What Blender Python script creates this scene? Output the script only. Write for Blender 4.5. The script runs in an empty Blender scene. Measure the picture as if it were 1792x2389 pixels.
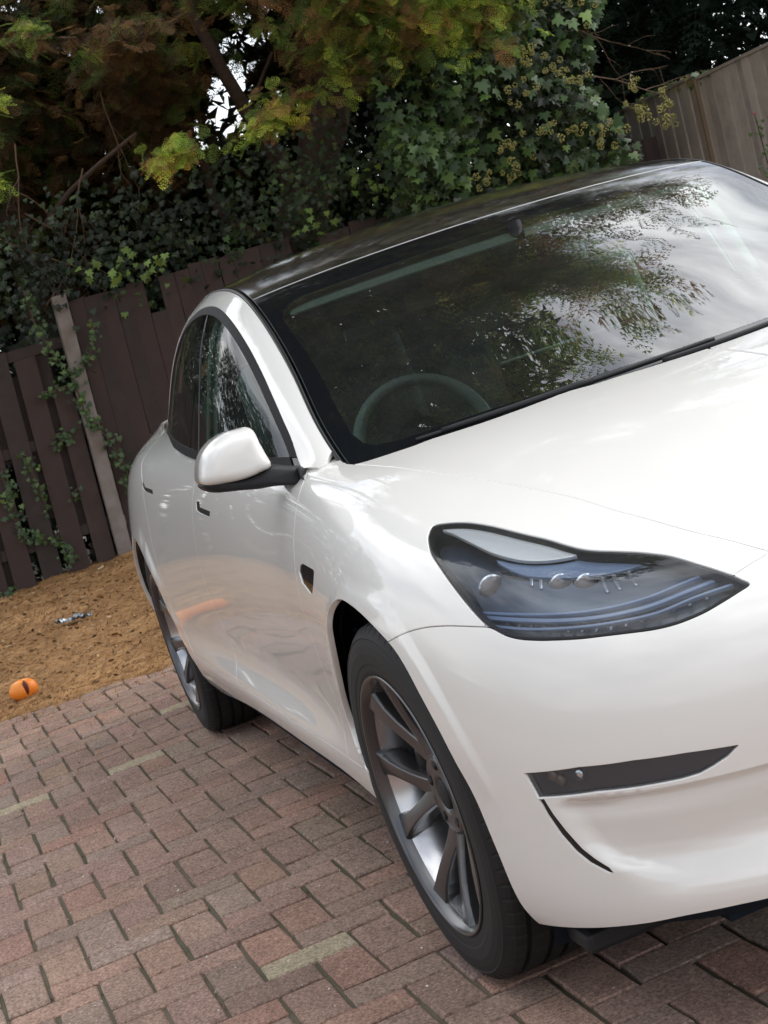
import bpy, bmesh, math, random
import numpy as np
from mathutils import Vector, Matrix, geometry
random.seed(7); RNG=np.random.default_rng(7)
SC=bpy.context.scene; COL=SC.collection
# ------------------------------------------------------------ camera
cd=bpy.data.cameras.new('camera'); cam=bpy.data.objects.new('camera',cd); COL.objects.link(cam)
CR=((0.2664728369220514,-0.027786714399949296,0.9634418122987859),(0.9157927789237291,0.31896942087350844,-0.24409443791035487),(-0.300525894481436,0.9473575919632851,0.11044355886903717))
CAMP=(2.9002964294516977,-1.5234566465308976,1.178156979400964)
M4=Matrix(CR).to_4x4(); M4.translation=Vector(CAMP); cam.matrix_world=M4
cd.sensor_fit='VERTICAL'; cd.sensor_height=24.0; cd.lens=24.0*4015.1/2389.0; cd.clip_start=0.05; cd.clip_end=3000
cd.dof.use_dof=True; cd.dof.focus_distance=2.9; cd.dof.aperture_fstop=20.0
SC.camera=cam
# ------------------------------------------------------------ world, sun, exposure
SUN_EL=math.radians(44); SUN_AZ=math.radians(98)      # azimuth of the sun seen from the origin, from +x towards +y
W=bpy.data.worlds.new('World'); SC.world=W; W.use_nodes=True; nt=W.node_tree; nt.nodes.clear()
def N(t,**k):
    n=nt.nodes.new(t)
    for a,b in k.items(): setattr(n,a,b)
    return n
out=N('ShaderNodeOutputWorld'); bg=N('ShaderNodeBackground'); sky=N('ShaderNodeTexSky')
sky.sky_type='NISHITA'; sky.sun_disc=False; sky.sun_elevation=SUN_EL; sky.sun_rotation=math.pi/2-SUN_AZ
sky.air_density=1.0; sky.dust_density=2.5; sky.ozone_density=1.2
tc=N('ShaderNodeTexCoord'); mp=N('ShaderNodeMapping'); mp.inputs['Scale'].default_value=(1,1,2.6)
n1=N('ShaderNodeTexNoise'); n1.inputs['Scale'].default_value=2.1; n1.inputs['Detail'].default_value=7; n1.inputs['Roughness'].default_value=.58
cr=N('ShaderNodeValToRGB'); cr.color_ramp.elements[0].position=.40; cr.color_ramp.elements[1].position=.62
cr.color_ramp.elements[0].color=(.12,.12,.12,1)
n2=N('ShaderNodeTexNoise'); n2.inputs['Scale'].default_value=5.0; n2.inputs['Detail'].default_value=5
cc=N('ShaderNodeMix',data_type='RGBA'); cc.inputs['A'].default_value=(7.0,7.9,9.0,1); cc.inputs['B'].default_value=(13.6,12.9,11.9,1)
mx=N('ShaderNodeMix',data_type='RGBA')
L=nt.links.new
L(tc.outputs['Generated'],mp.inputs['Vector']); L(mp.outputs['Vector'],n1.inputs['Vector']); L(mp.outputs['Vector'],n2.inputs['Vector'])
L(n1.outputs['Fac'],cr.inputs['Fac']); L(n2.outputs['Fac'],cc.inputs['Factor']); L(cr.outputs['Color'],mx.inputs['Factor'])
dt=N('ShaderNodeVectorMath',operation='DOT_PRODUCT'); dt.inputs[1].default_value=(math.cos(SUN_EL)*math.cos(SUN_AZ),math.cos(SUN_EL)*math.sin(SUN_AZ),math.sin(SUN_EL))
mr=N('ShaderNodeMapRange'); mr.inputs['From Min'].default_value=-.3; mr.inputs['From Max'].default_value=1.0; mr.inputs['To Min'].default_value=.82; mr.inputs['To Max'].default_value=2.7
sc_=N('ShaderNodeVectorMath',operation='SCALE'); L(tc.outputs['Generated'],dt.inputs[0]); L(dt.outputs['Value'],mr.inputs['Value']); L(cc.outputs['Result'],sc_.inputs[0]); L(mr.outputs['Result'],sc_.inputs['Scale'])
L(sky.outputs['Color'],mx.inputs['A']); L(sc_.outputs[0],mx.inputs['B']); L(mx.outputs['Result'],bg.inputs['Color']); L(bg.outputs[0],out.inputs[0])
bg.inputs['Strength'].default_value=.115
sd=bpy.data.lights.new('sun','SUN'); sun=bpy.data.objects.new('sun',sd); COL.objects.link(sun)
sd.energy=.6; sd.angle=math.radians(22); sd.color=(1.0,.96,.91)
sv=Vector((math.cos(SUN_EL)*math.cos(SUN_AZ),math.cos(SUN_EL)*math.sin(SUN_AZ),math.sin(SUN_EL)))
sun.rotation_euler=sv.to_track_quat('Z','Y').to_euler()
SC.view_settings.view_transform='Standard'; SC.view_settings.look='None'; SC.view_settings.gamma=1; SC.view_settings.exposure=0.46
SC.view_settings.use_curve_mapping=False
SC.render.engine='CYCLES'; SC.cycles.max_bounces=8; SC.cycles.transparent_max_bounces=16; SC.cycles.use_denoising=True
SC.cycles.caustics_reflective=False; SC.cycles.caustics_refractive=False
# ------------------------------------------------------------ materials
def mat(name,color=(.5,.5,.5),rough=.5,metal=0,coat=0,coat_rough=.03,spec=.5,noise=None,bump=None,emit=None,cvary=None,trans=0,alpha=None):
    """noise=(scale,amount,color2): mottling; bump=(scale,strength,distance)"""
    m=bpy.data.materials.new(name); m.use_nodes=True; t=m.node_tree; b=t.nodes['Principled BSDF']
    b.inputs['Base Color'].default_value=(*color,1); b.inputs['Roughness'].default_value=rough; b.inputs['Metallic'].default_value=metal
    b.inputs['Coat Weight'].default_value=coat; b.inputs['Coat Roughness'].default_value=coat_rough; b.inputs['Specular IOR Level'].default_value=spec
    b.inputs['Transmission Weight'].default_value=trans
    tcn=t.nodes.new('ShaderNodeTexCoord')
    if noise:
        n=t.nodes.new('ShaderNodeTexNoise'); n.inputs['Scale'].default_value=noise[0]; n.inputs['Detail'].default_value=6; n.inputs['Roughness'].default_value=.62
        r=t.nodes.new('ShaderNodeValToRGB'); r.color_ramp.elements[0].position=.5-noise[1]; r.color_ramp.elements[1].position=.5+noise[1]
        r.color_ramp.elements[0].color=(*color,1); r.color_ramp.elements[1].color=(*noise[2],1)
        t.links.new(tcn.outputs['Object'],n.inputs['Vector']); t.links.new(n.outputs['Fac'],r.inputs['Fac']); t.links.new(r.outputs['Color'],b.inputs['Base Color'])
    if bump:
        n=t.nodes.new('ShaderNodeTexNoise'); n.inputs['Scale'].default_value=bump[0]; n.inputs['Detail'].default_value=5
        p=t.nodes.new('ShaderNodeBump'); p.inputs['Strength'].default_value=bump[1]; p.inputs['Distance'].default_value=bump[2]
        t.links.new(tcn.outputs['Object'],n.inputs['Vector']); t.links.new(n.outputs['Fac'],p.inputs['Height']); t.links.new(p.outputs['Normal'],b.inputs['Normal'])
    return m
def glass_mat(name,tint,ior=1.62,rough=0.0,dust_haze=0.0):
    m=bpy.data.materials.new(name); m.use_nodes=True; t=m.node_tree; t.nodes.clear()
    o=t.nodes.new('ShaderNodeOutputMaterial'); g=t.nodes.new('ShaderNodeBsdfGlossy'); tr=t.nodes.new('ShaderNodeBsdfTransparent'); f=t.nodes.new('ShaderNodeFresnel'); x=t.nodes.new('ShaderNodeMixShader')
    g.inputs['Roughness'].default_value=rough; tr.inputs['Color'].default_value=(*tint,1); f.inputs['IOR'].default_value=ior
    t.links.new(f.outputs[0],x.inputs[0]); t.links.new(tr.outputs[0],x.inputs[1]); t.links.new(g.outputs[0],x.inputs[2])
    d=t.nodes.new('ShaderNodeBsdfDiffuse'); d.inputs['Color'].default_value=(.75,.76,.74,1); y=t.nodes.new('ShaderNodeMixShader'); tcn=t.nodes.new('ShaderNodeTexCoord'); n=t.nodes.new('ShaderNodeTexNoise'); n.inputs['Scale'].default_value=9; n.inputs['Detail'].default_value=8; n.inputs['Roughness'].default_value=.7  # diffuse dust layer, added so whatever lies behind the glass looks hazy
    mr_=t.nodes.new('ShaderNodeMapRange'); mr_.inputs['From Min'].default_value=.3; mr_.inputs['From Max'].default_value=.75; mr_.inputs['To Min'].default_value=dust_haze*.6; mr_.inputs['To Max'].default_value=dust_haze*1.5
    t.links.new(tcn.outputs['Object'],n.inputs['Vector']); t.links.new(n.outputs['Fac'],mr_.inputs['Value']); t.links.new(mr_.outputs[0],y.inputs[0]); t.links.new(x.outputs[0],y.inputs[1]); t.links.new(d.outputs[0],y.inputs[2]); t.links.new(y.outputs[0],o.inputs[0])
    return m
def attr_mat(name,attr='tint',rough=.6,coat=0,trans=0.0,spec=.4,noise=None,bump=None,objcol=False):
    """base colour from a colour attribute (or the object colour)"""
    m=bpy.data.materials.new(name); m.use_nodes=True; t=m.node_tree; b=t.nodes['Principled BSDF']
    if objcol: a=t.nodes.new('ShaderNodeObjectInfo'); src=a.outputs['Color']
    else: a=t.nodes.new('ShaderNodeAttribute'); a.attribute_name=attr; src=a.outputs['Color']
    tcn=t.nodes.new('ShaderNodeTexCoord'); geo=t.nodes.new('ShaderNodeNewGeometry')
    if noise:
        last=src
        for sc_,lo,hi,det in noise:
            n=t.nodes.new('ShaderNodeTexNoise'); n.inputs['Scale'].default_value=sc_; n.inputs['Detail'].default_value=det; n.inputs['Roughness'].default_value=.7
            r=t.nodes.new('ShaderNodeMapRange'); r.inputs['From Min'].default_value=.3; r.inputs['From Max'].default_value=.7; r.inputs['To Min'].default_value=lo; r.inputs['To Max'].default_value=hi
            q=t.nodes.new('ShaderNodeVectorMath'); q.operation='SCALE'
            t.links.new(geo.outputs['Position'],n.inputs['Vector']); t.links.new(n.outputs['Fac'],r.inputs['Value']); t.links.new(last,q.inputs[0]); t.links.new(r.outputs['Result'],q.inputs['Scale']); last=q.outputs[0]
        src=last
    t.links.new(src,b.inputs['Base Color']); b.inputs['Roughness'].default_value=rough; b.inputs['Coat Weight'].default_value=coat; b.inputs['Specular IOR Level'].default_value=spec
    if bump:
        n=t.nodes.new('ShaderNodeTexNoise'); n.inputs['Scale'].default_value=bump[0]; n.inputs['Detail'].default_value=6; n.inputs['Roughness'].default_value=.7
        p=t.nodes.new('ShaderNodeBump'); p.inputs['Strength'].default_value=bump[1]; p.inputs['Distance'].default_value=bump[2]
        t.links.new(geo.outputs['Position'],n.inputs['Vector']); t.links.new(n.outputs['Fac'],p.inputs['Height']); t.links.new(p.outputs['Normal'],b.inputs['Normal'])
    if trans:
        tl=t.nodes.new('ShaderNodeBsdfTranslucent'); ms=t.nodes.new('ShaderNodeMixShader'); ms.inputs[0].default_value=trans
        t.links.new(src,tl.inputs['Color']); t.links.new(b.outputs[0],ms.inputs[1]); t.links.new(tl.outputs[0],ms.inputs[2]); t.links.new(ms.outputs[0],t.nodes['Material Output'].inputs[0])
    return m
PAINT=mat('pearl_white_paint',(.695,.680,.652),.42,coat=1.0,coat_rough=.025,spec=.5)
FRIT=mat('gloss_black_glass_border',(.006,.007,.009),.06,spec=.6)
TRIM=mat('satin_black_trim',(.010,.010,.012),.34,spec=.35)
HANDLE=mat('matt_black_handle',(.010,.010,.012),.6,spec=.12)
WHEELGRIP=mat('grey_steering_wheel',(.26,.29,.30),.45)
PLASTIC=mat('black_plastic',(.014,.014,.016),.6,spec=.3,bump=(400,.15,.001))
LINER=mat('dark_wheel_arch_liner',(.011,.016,.024),.9,spec=.1)
RUBBER=mat('tyre_rubber',(.011,.011,.013),.70,spec=.35,noise=(14,.25,(.017,.0165,.0165)),bump=(160,.2,.001))
ALLOY=mat('dark_grey_alloy',(.105,.105,.110),.28,metal=.8,coat=.3,coat_rough=.15)
BARREL=mat('bare_silver_alloy',(.50,.50,.52),.22,metal=.9)
DISC=mat('brake_disc_steel',(.28,.27,.26),.35,metal=1.0)
LAMPIN=mat('lamp_housing_blue_black',(.050,.062,.088),.25,spec=.6)
LAMPMID=mat('lamp_bezel_grey',(.11,.13,.17),.22,metal=.4)
CHROME=mat('lamp_reflector_silver',(.62,.64,.68),.16,metal=.9)
DRL=mat('lamp_light_guide',(.20,.27,.42),.25,spec=.6)
LAMPWHITE=mat('lamp_blade_sky_sheen',(.92,.92,.91),.30,metal=.25)  # near-white base colour stands in for the sky reflected in the blade
LENSBALL=mat('projector_lens_glass',(.16,.125,.115),.10,spec=.6)
GLASS=glass_mat('windscreen_glass',(.70,.84,.78),2.7,dust_haze=.012)
SIDEGLASS=glass_mat('side_window_glass',(.55,.74,.66),1.5,dust_haze=.012)
ROOFGLASS=mat('dark_roof_glass',(.016,.015,.013),.10,spec=.5,noise=(30,.10,(.040,.036,.030)))
LENS=glass_mat('headlight_lens',(.92,.95,.98),1.45,dust_haze=.02)
CLOTH=mat('grey_headliner',(.26,.29,.27),.9)
INTBLACK=mat('black_interior',(.09,.10,.11),.55)
INTGREY=mat('interior_grey_strip',(.55,.60,.57),.4)
SCREEN=mat('dark_screen',(.012,.014,.02),.1)
# ------------------------------------------------------------ object helpers
def link(o,parent=None):
    COL.objects.link(o)
    if parent is not None:
        o.parent=parent
    return o
def wloc(o):
    l=Vector((0,0,0))
    while o is not None: l=l+o.location; o=o.parent
    return l
def obj(name,mesh,m=None,parent=None,kind=None,label=None,cat=None,group=None):
    """one mesh object whose vertices are given in world space"""
    if m is not None and not mesh.materials:
        for mm in (m if isinstance(m,(list,tuple)) else [m]): mesh.materials.append(mm)
    o=bpy.data.objects.new(name,mesh); link(o,parent)
    if parent is not None: o.location=-wloc(parent)
    if kind: o['kind']=kind
    if label: o['label']=label
    if cat: o['category']=cat
    if group: o['group']=group
    return o
def empty(name,loc,label,cat,group=None):
    o=bpy.data.objects.new(name,None); COL.objects.link(o); o.location=loc; o.empty_display_size=.2
    o['label']=label; o['category']=cat
    if group:o['group']=group
    return o
def mesh_np(name,V,F,smooth=False,tint=None,N_=None):
    me=bpy.data.meshes.new(name); V=np.asarray(V,float)
    if isinstance(F,np.ndarray):
        k=F.shape[1]; me.vertices.add(len(V)); me.vertices.foreach_set('co',V.astype(np.float32).ravel())
        me.loops.add(F.size); me.loops.foreach_set('vertex_index',F.astype(np.int32).ravel())
        me.polygons.add(len(F)); me.polygons.foreach_set('loop_start',np.arange(0,F.size,k,dtype=np.int32)); me.polygons.foreach_set('loop_total',np.full(len(F),k,dtype=np.int32))
        me.update(calc_edges=True)
    else: me.from_pydata([tuple(v) for v in V],[],F)
    if smooth: me.polygons.foreach_set('use_smooth',[True]*len(me.polygons))
    if tint is not None:
        a=me.color_attributes.new('tint','FLOAT_COLOR','POINT'); c=np.ones((len(V),4),np.float32); c[:,:3]=tint; a.data.foreach_set('color',c.ravel())
    if N_ is not None: me.normals_split_custom_set_from_vertices([tuple(n) for n in N_])
    me.update(); return me
def grid_faces(nr,nc,closed=False):
    F=[]
    for i in range(nr-1):
        for j in range(nc if closed else nc-1):
            a=i*nc+j;b=i*nc+(j+1)%nc; F.append((a,b,b+nc,a+nc))
    return F
def box(c,s,rot=None):
    c=np.array(c,float);s=np.array(s,float)/2
    V=np.array([(x,y,z) for x in(-1,1) for y in(-1,1) for z in(-1,1)])*s
    if rot is not None: V=V@np.array(Matrix.Rotation(rot[1],3,rot[0])).T
    return V+c,[(0,1,3,2),(4,6,7,5),(0,4,5,1),(2,3,7,6),(0,2,6,4),(1,5,7,3)]
def bevel_mesh(me,w,seg=2):
    bm=bmesh.new();bm.from_mesh(me);bmesh.ops.bevel(bm,geom=bm.edges[:],offset=w,segments=seg,affect='EDGES',profile=.5);bm.to_mesh(me);bm.free()
def tube(P,r,nseg=8,cap=True):
    P=np.asarray(P,float);n=len(P);r=np.broadcast_to(r,(n,)) if np.ndim(r)<2 else r
    T_=np.gradient(P,axis=0);T_/=np.linalg.norm(T_,axis=1,keepdims=True)+1e-12;V=[];up=np.array([0,0,1.]) if abs(T_[0][2])<.9 else np.array([1.,0,0])
    for i in range(n):
        a=np.cross(T_[i],up);a/=np.linalg.norm(a)+1e-12;b=np.cross(a,T_[i]);up=b
        for k in range(nseg):
            t=2*math.pi*k/nseg;V.append(P[i]+r[i]*(a*math.cos(t)+b*math.sin(t)))
    F=grid_faces(n,nseg,True)
    if cap: F.append(tuple(range(nseg))[::-1]);F.append(tuple(range((n-1)*nseg,n*nseg)))
    return np.array(V),F
def join(parts):
    V=[];F=[];o=0
    for v,f in parts:
        V.append(np.asarray(v));F+= [tuple(i+o for i in q) for q in f];o+=len(v)
    return np.concatenate(V),F
# ------------------------------------------------------------ car body surfaces (half car, y>=0)
# ---- lower body surface: uniform cubic B-spline net, rails (v) x stations (u), right half stored with y>=0
PLX=[-3.86,-3.72,-3.45,-3.10,-2.75,-2.30,-1.80,-1.30,-.90,-.60,-.35,-.10,.15,.36,.53,.665,.765,.82,.845,.85]
PLY=[.50,.72,.86,.918,.932,.926,.918,.918,.917,.916,.917,.922,.918,.895,.850,.770,.635,.45,.225,0.]
KX=[0,4,7,9,10,11.5,13,15,17,19]
ZT=[[.30,.21,.19,.19,.19,.19,.185,.175,.17,.17],[.34,.23,.215,.215,.215,.215,.205,.195,.19,.19],[.40,.31,.30,.30,.30,.30,.265,.245,.235,.235],
    [.45,.37,.355,.355,.36,.37,.33,.31,.30,.30],[.52,.43,.405,.405,.42,.44,.41,.40,.395,.395],[.60,.53,.52,.52,.53,.54,.51,.49,.49,.49],
    [.70,.65,.66,.65,.64,.635,.60,.575,.57,.57],[.80,.75,.76,.745,.735,.72,.68,.64,.63,.63],[.92,.895,.855,.835,.815,.79,.745,.69,.68,.68],
    [1.0,.965,.918,.893,.87,.845,.795,.727,.712,.712]]
DT=[[.10,.08,.085,.075,.07,.06,.03,.065,.095,.11],[.07,.05,.045,.04,.035,.030,.015,.036,.050,.055],[.03,.02,.018,.018,.012,.012,.006,.015,.02,.022],
    [.01,.010,.006,.008,.014,.006,.003,.010,.02,.022],[.0,.006,.068,.058,.006,.002,.002,.004,.012,.015],[.0,.0,.040,.040,.016,.0,.0,.0,.0,.0],
    [.0,.012,.022,.038,.008,.0,.006,.008,.008,.010],[.03,.030,.026,.045,.020,.010,.022,.030,.035,.04],[.08,.058,.040,.062,.048,.040,.050,.072,.082,.09],
    [.17,.115,.067,.085,.080,.085,.100,.135,.155,.165]]
ZC=([-.6,-.35,-.1,.15,.3,.45,.56,.68,.8],[.945,.930,.907,.868,.840,.800,.766,.720,.66])
def hood_z(x,y):
    z=np.interp(x,*ZC)-(.016+.020*np.clip((x+.1)/.6,0,1))*(np.abs(y)/.72)**2
    return z
def make_net():
    n=len(PLX);P=np.zeros((15,n,3))
    px,py=np.array(PLX),np.array(PLY)
    tx=np.gradient(np.r_[px,.845]);ty=np.gradient(np.r_[py,-.225]);tx,ty=tx[:-1],ty[:-1]
    L=np.hypot(tx,ty);nx,ny=-ty/L,tx/L
    s=np.arange(n)
    for j in range(10):
        z=np.interp(s,KX,ZT[j]);d=np.interp(s,KX,DT[j])
        for _ in range(2):
            for q in (d,z): q[6:15]=(.25*q[5:14]+.5*q[6:15]+.25*q[7:16])
        P[j]=np.stack([px-nx*d,py-ny*d,z],1)
    d10=np.interp(s,[0,3,4,5,6,7,9,10,11.5,13,15,17,19],[.22,.24,.215,.15,.11,.093,.125,.135,.145,.165,.215,.25,.27])
    for _ in range(2): d10[7:15]=(.25*d10[6:14]+.5*d10[7:15]+.25*d10[8:16])
    P[10,:,0]=px-nx*d10;P[10,:,1]=py-ny*d10;P[10,:,2]=hood_z(P[10,:,0],P[10,:,1])
    for j,t in ((11,.3),(12,.55),(13,.8),(14,1.)):
        tgt=np.stack([np.minimum(px,-.6),0*px],1)
        P[j,:,:2]=P[10,:,:2]*(1-t)+tgt*t;P[j,:,2]=hood_z(P[j,:,0],P[j,:,1])
    zt=np.interp(s,[0,4,7,9],[1.04,1.01,.957,.925])
    for k in range(n):
        if px[k]<-.5:
            P[10,k,2]=zt[k]
            if px[k]>-1.1:
                for j in range(11,15): P[j,k,2]=zt[k]+.010*(j-10)
                continue
            for j in range(11,15):
                P[j,k]=[px[k],P[10,k,1]-.03*(j-10),zt[k]+.05*(j-10)]
    return P
NET=make_net()
_a=2*NET[0]-NET[1];_b=2*NET[-1]-NET[-2];_P=np.concatenate([_a[None],NET,_b[None]])
_l=2*_P[:,0]-_P[:,1];_r=_P[:,-2].copy();_r[:,1]*=-1
_P=np.concatenate([_l[:,None],_P,_r[:,None]],1)
NV,NU=14.,19.
def _w(t): return np.stack([(1-t)**3,3*t**3-6*t**2+4,-3*t**3+3*t**2+3*t+1,t**3],-1)/6
def _S(u,v):
    u=np.clip(u,0,NU);v=np.clip(v,0,NV);i=np.minimum(u.astype(int),int(NU)-1);j=np.minimum(v.astype(int),int(NV)-1)
    wu,wv=_w(u-i),_w(v-j);o=0
    for a in range(4):
        for b in range(4): o=o+_P[j+a,i+b]*(wv[...,a]*wu[...,b])[...,None]
    return o
def sst(a,b,x):
    t=np.clip((x-a)/(b-a),0,1);return t*t*(3-2*t)
def S(u,v):
    p=_S(np.asarray(u,float),np.asarray(v,float))
    # recessed lower intake panel below the fog lamp
    y,z=p[...,1],p[...,2]
    edge=np.interp(z,[.20,.313,.323,.338,.354,.383,.408,.433,.5],[.772,.777,.785,.796,.806,.816,.823,.828,.83])
    ramp=sst(-.004,.036+.05*sst(.335,.29,z),edge-y)*sst(.3,.5,p[...,0])
    top=.4325-.012*(y/.7)**2*0
    prof=np.interp(z,[.250,.262,.274,.290,.306,.320,.330,.345,.370,.388,.398,.408,.418,.425,.430],[0,.0005,.003,.011,.022,.031,.034,.034,.028,.0235,.0225,.0245,.026,.018,0])*.9
    p=p.copy();p[...,0]-=ramp*prof
    for cx_ in (.045,-2.83):
        r_=np.hypot(p[...,0]-cx_,p[...,2]-.335);p[...,1]+=.006*(1-sst(.398,.420,r_))*sst(.60,.75,p[...,1])*sst(.40,.52,p[...,2])
    vc=np.interp(u,[9.6,11.0,12.57,13.93,15,16.2],[10.0,10.23,10.43,10.38,10.15,9.6])
    p[...,2]+=.004*np.exp(-((v-vc)/.28)**2)*sst(10.0,11.4,np.asarray(u,float))*(1-sst(14.2,16.2,np.asarray(u,float)))
    return p
def Sn(u,v,e=.01):
    a=S(np.clip(u+e,0,NU),v)-S(np.clip(u-e,0,NU),v);b=S(u,np.clip(v+e,0,NV))-S(u,np.clip(v-e,0,NV))
    n=np.cross(b,a);n/=np.linalg.norm(n,axis=-1,keepdims=True)+1e-12
    return n

# ---- greenhouse
def ncs(x,y,q):
    """natural cubic spline through (x,y), y may be (n,k)"""
    x=np.asarray(x,float);y=np.asarray(y,float);n=len(x);h=np.diff(x)
    A=np.zeros((n,n));A[0,0]=A[-1,-1]=1;y2=y.reshape(n,-1);r=np.zeros_like(y2)
    for i in range(1,n-1):
        A[i,i-1:i+2]=[h[i-1],2*(h[i-1]+h[i]),h[i]];r[i]=6*((y2[i+1]-y2[i])/h[i]-(y2[i]-y2[i-1])/h[i-1])
    M=np.linalg.solve(A,r);q=np.asarray(q,float);i=np.clip(np.searchsorted(x,q)-1,0,n-2)
    hi=h[i][...,None];a=((x[i+1]-q)[...,None])/hi;b=1-a
    o=a*y2[i]+b*y2[i+1]+((a**3-a)*M[i]+(b**3-b)*M[i+1])*hi**2/6
    return o.reshape(q.shape+y.shape[1:])
EE=np.array([(-.43,.722,.885),(-.545,.718,.948),(-.65,.708,1.007),(-.80,.684,1.089),(-.95,.663,1.165),(-1.08,.650,1.232),(-1.245,.637,1.300),(-1.405,.624,1.336),(-1.62,.609,1.361),(-1.9,.598,1.372),(-2.2,.583,1.357),(-2.5,.560,1.318),(-2.8,.53,1.255),(-3.1,.50,1.175),(-3.4,.47,1.085),(-3.6,.45,1.03)])
MM=np.array([(-.22,.868),(-.36,.946),(-.47,1.005),(-.63,1.091),(-.80,1.174),(-.96,1.244),(-1.17,1.326),(-1.36,1.370),(-1.60,1.402),(-1.9,1.418),(-2.2,1.410),(-2.5,1.378),(-2.8,1.320),(-3.1,1.240),(-3.4,1.15),(-3.62,1.075)])
GK=np.arange(len(EE))
_GL=np.r_[0,np.cumsum(np.hypot(np.diff(EE[:,0]),np.diff(EE[:,2])))]
def G(s,t):
    """windscreen and roof glass: s along (0 cowl, 6 header, 15 tail), t across 0 centre..1 edge"""
    s=np.asarray(s,float);t=np.asarray(t,float);l=np.interp(s,GK,_GL)
    e=ncs(_GL,EE,l);m=ncs(_GL,MM,l);a=np.abs(t)
    f=a**2*.82+.18*a**6
    return np.stack([m[...,0]+(e[...,0]-m[...,0])*a**2,e[...,1]*t,m[...,1]+(e[...,2]-m[...,1])*f],-1)
def nfd(fun,e=1e-3):
    def n(u,v):
        a=fun(u+e,v)-fun(u-e,v);b=fun(u,v+e)-fun(u,v-e);c=np.cross(a,b);return c/(np.linalg.norm(c,axis=-1,keepdims=True)+1e-12)
    return n
_gn=nfd(G)
def Gn(s,t):
    n=_gn(s,t);return n*np.sign(n[...,2:3]+1e-9)
BX=[-3.6,-3.3,-2.9,-2.5,-2.1,-1.8,-1.35,-.9,-.6,-.5,-.36]
BY=[.55,.605,.69,.755,.800,.822,.832,.826,.785,.765,.735]
BZ=[1.03,1.03,1.02,.995,.978,.966,.950,.938,.924,.918,.90]
def T(x,w):
    """side of the greenhouse: x station, w 0 belt .. 1 glass edge"""
    x=np.asarray(x,float);w=np.asarray(w,float)
    b=ncs(BX,np.c_[BY,BZ],x);o=np.argsort(EE[:,0]);e=ncs(EE[o,0],EE[o][:,1:],x)
    y=b[...,0]+(e[...,0]-b[...,0])*(.70*w+.30*np.clip(w,0,2)**5)
    z=b[...,1]+(e[...,1]-b[...,1])*(1.12*w-.12*w**5)
    return np.stack([x,y,z],-1)
_tn=nfd(T)
def Tn(x,w):
    n=_tn(x,w);return n*np.sign(n[...,1:2]+1e-9)

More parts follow.
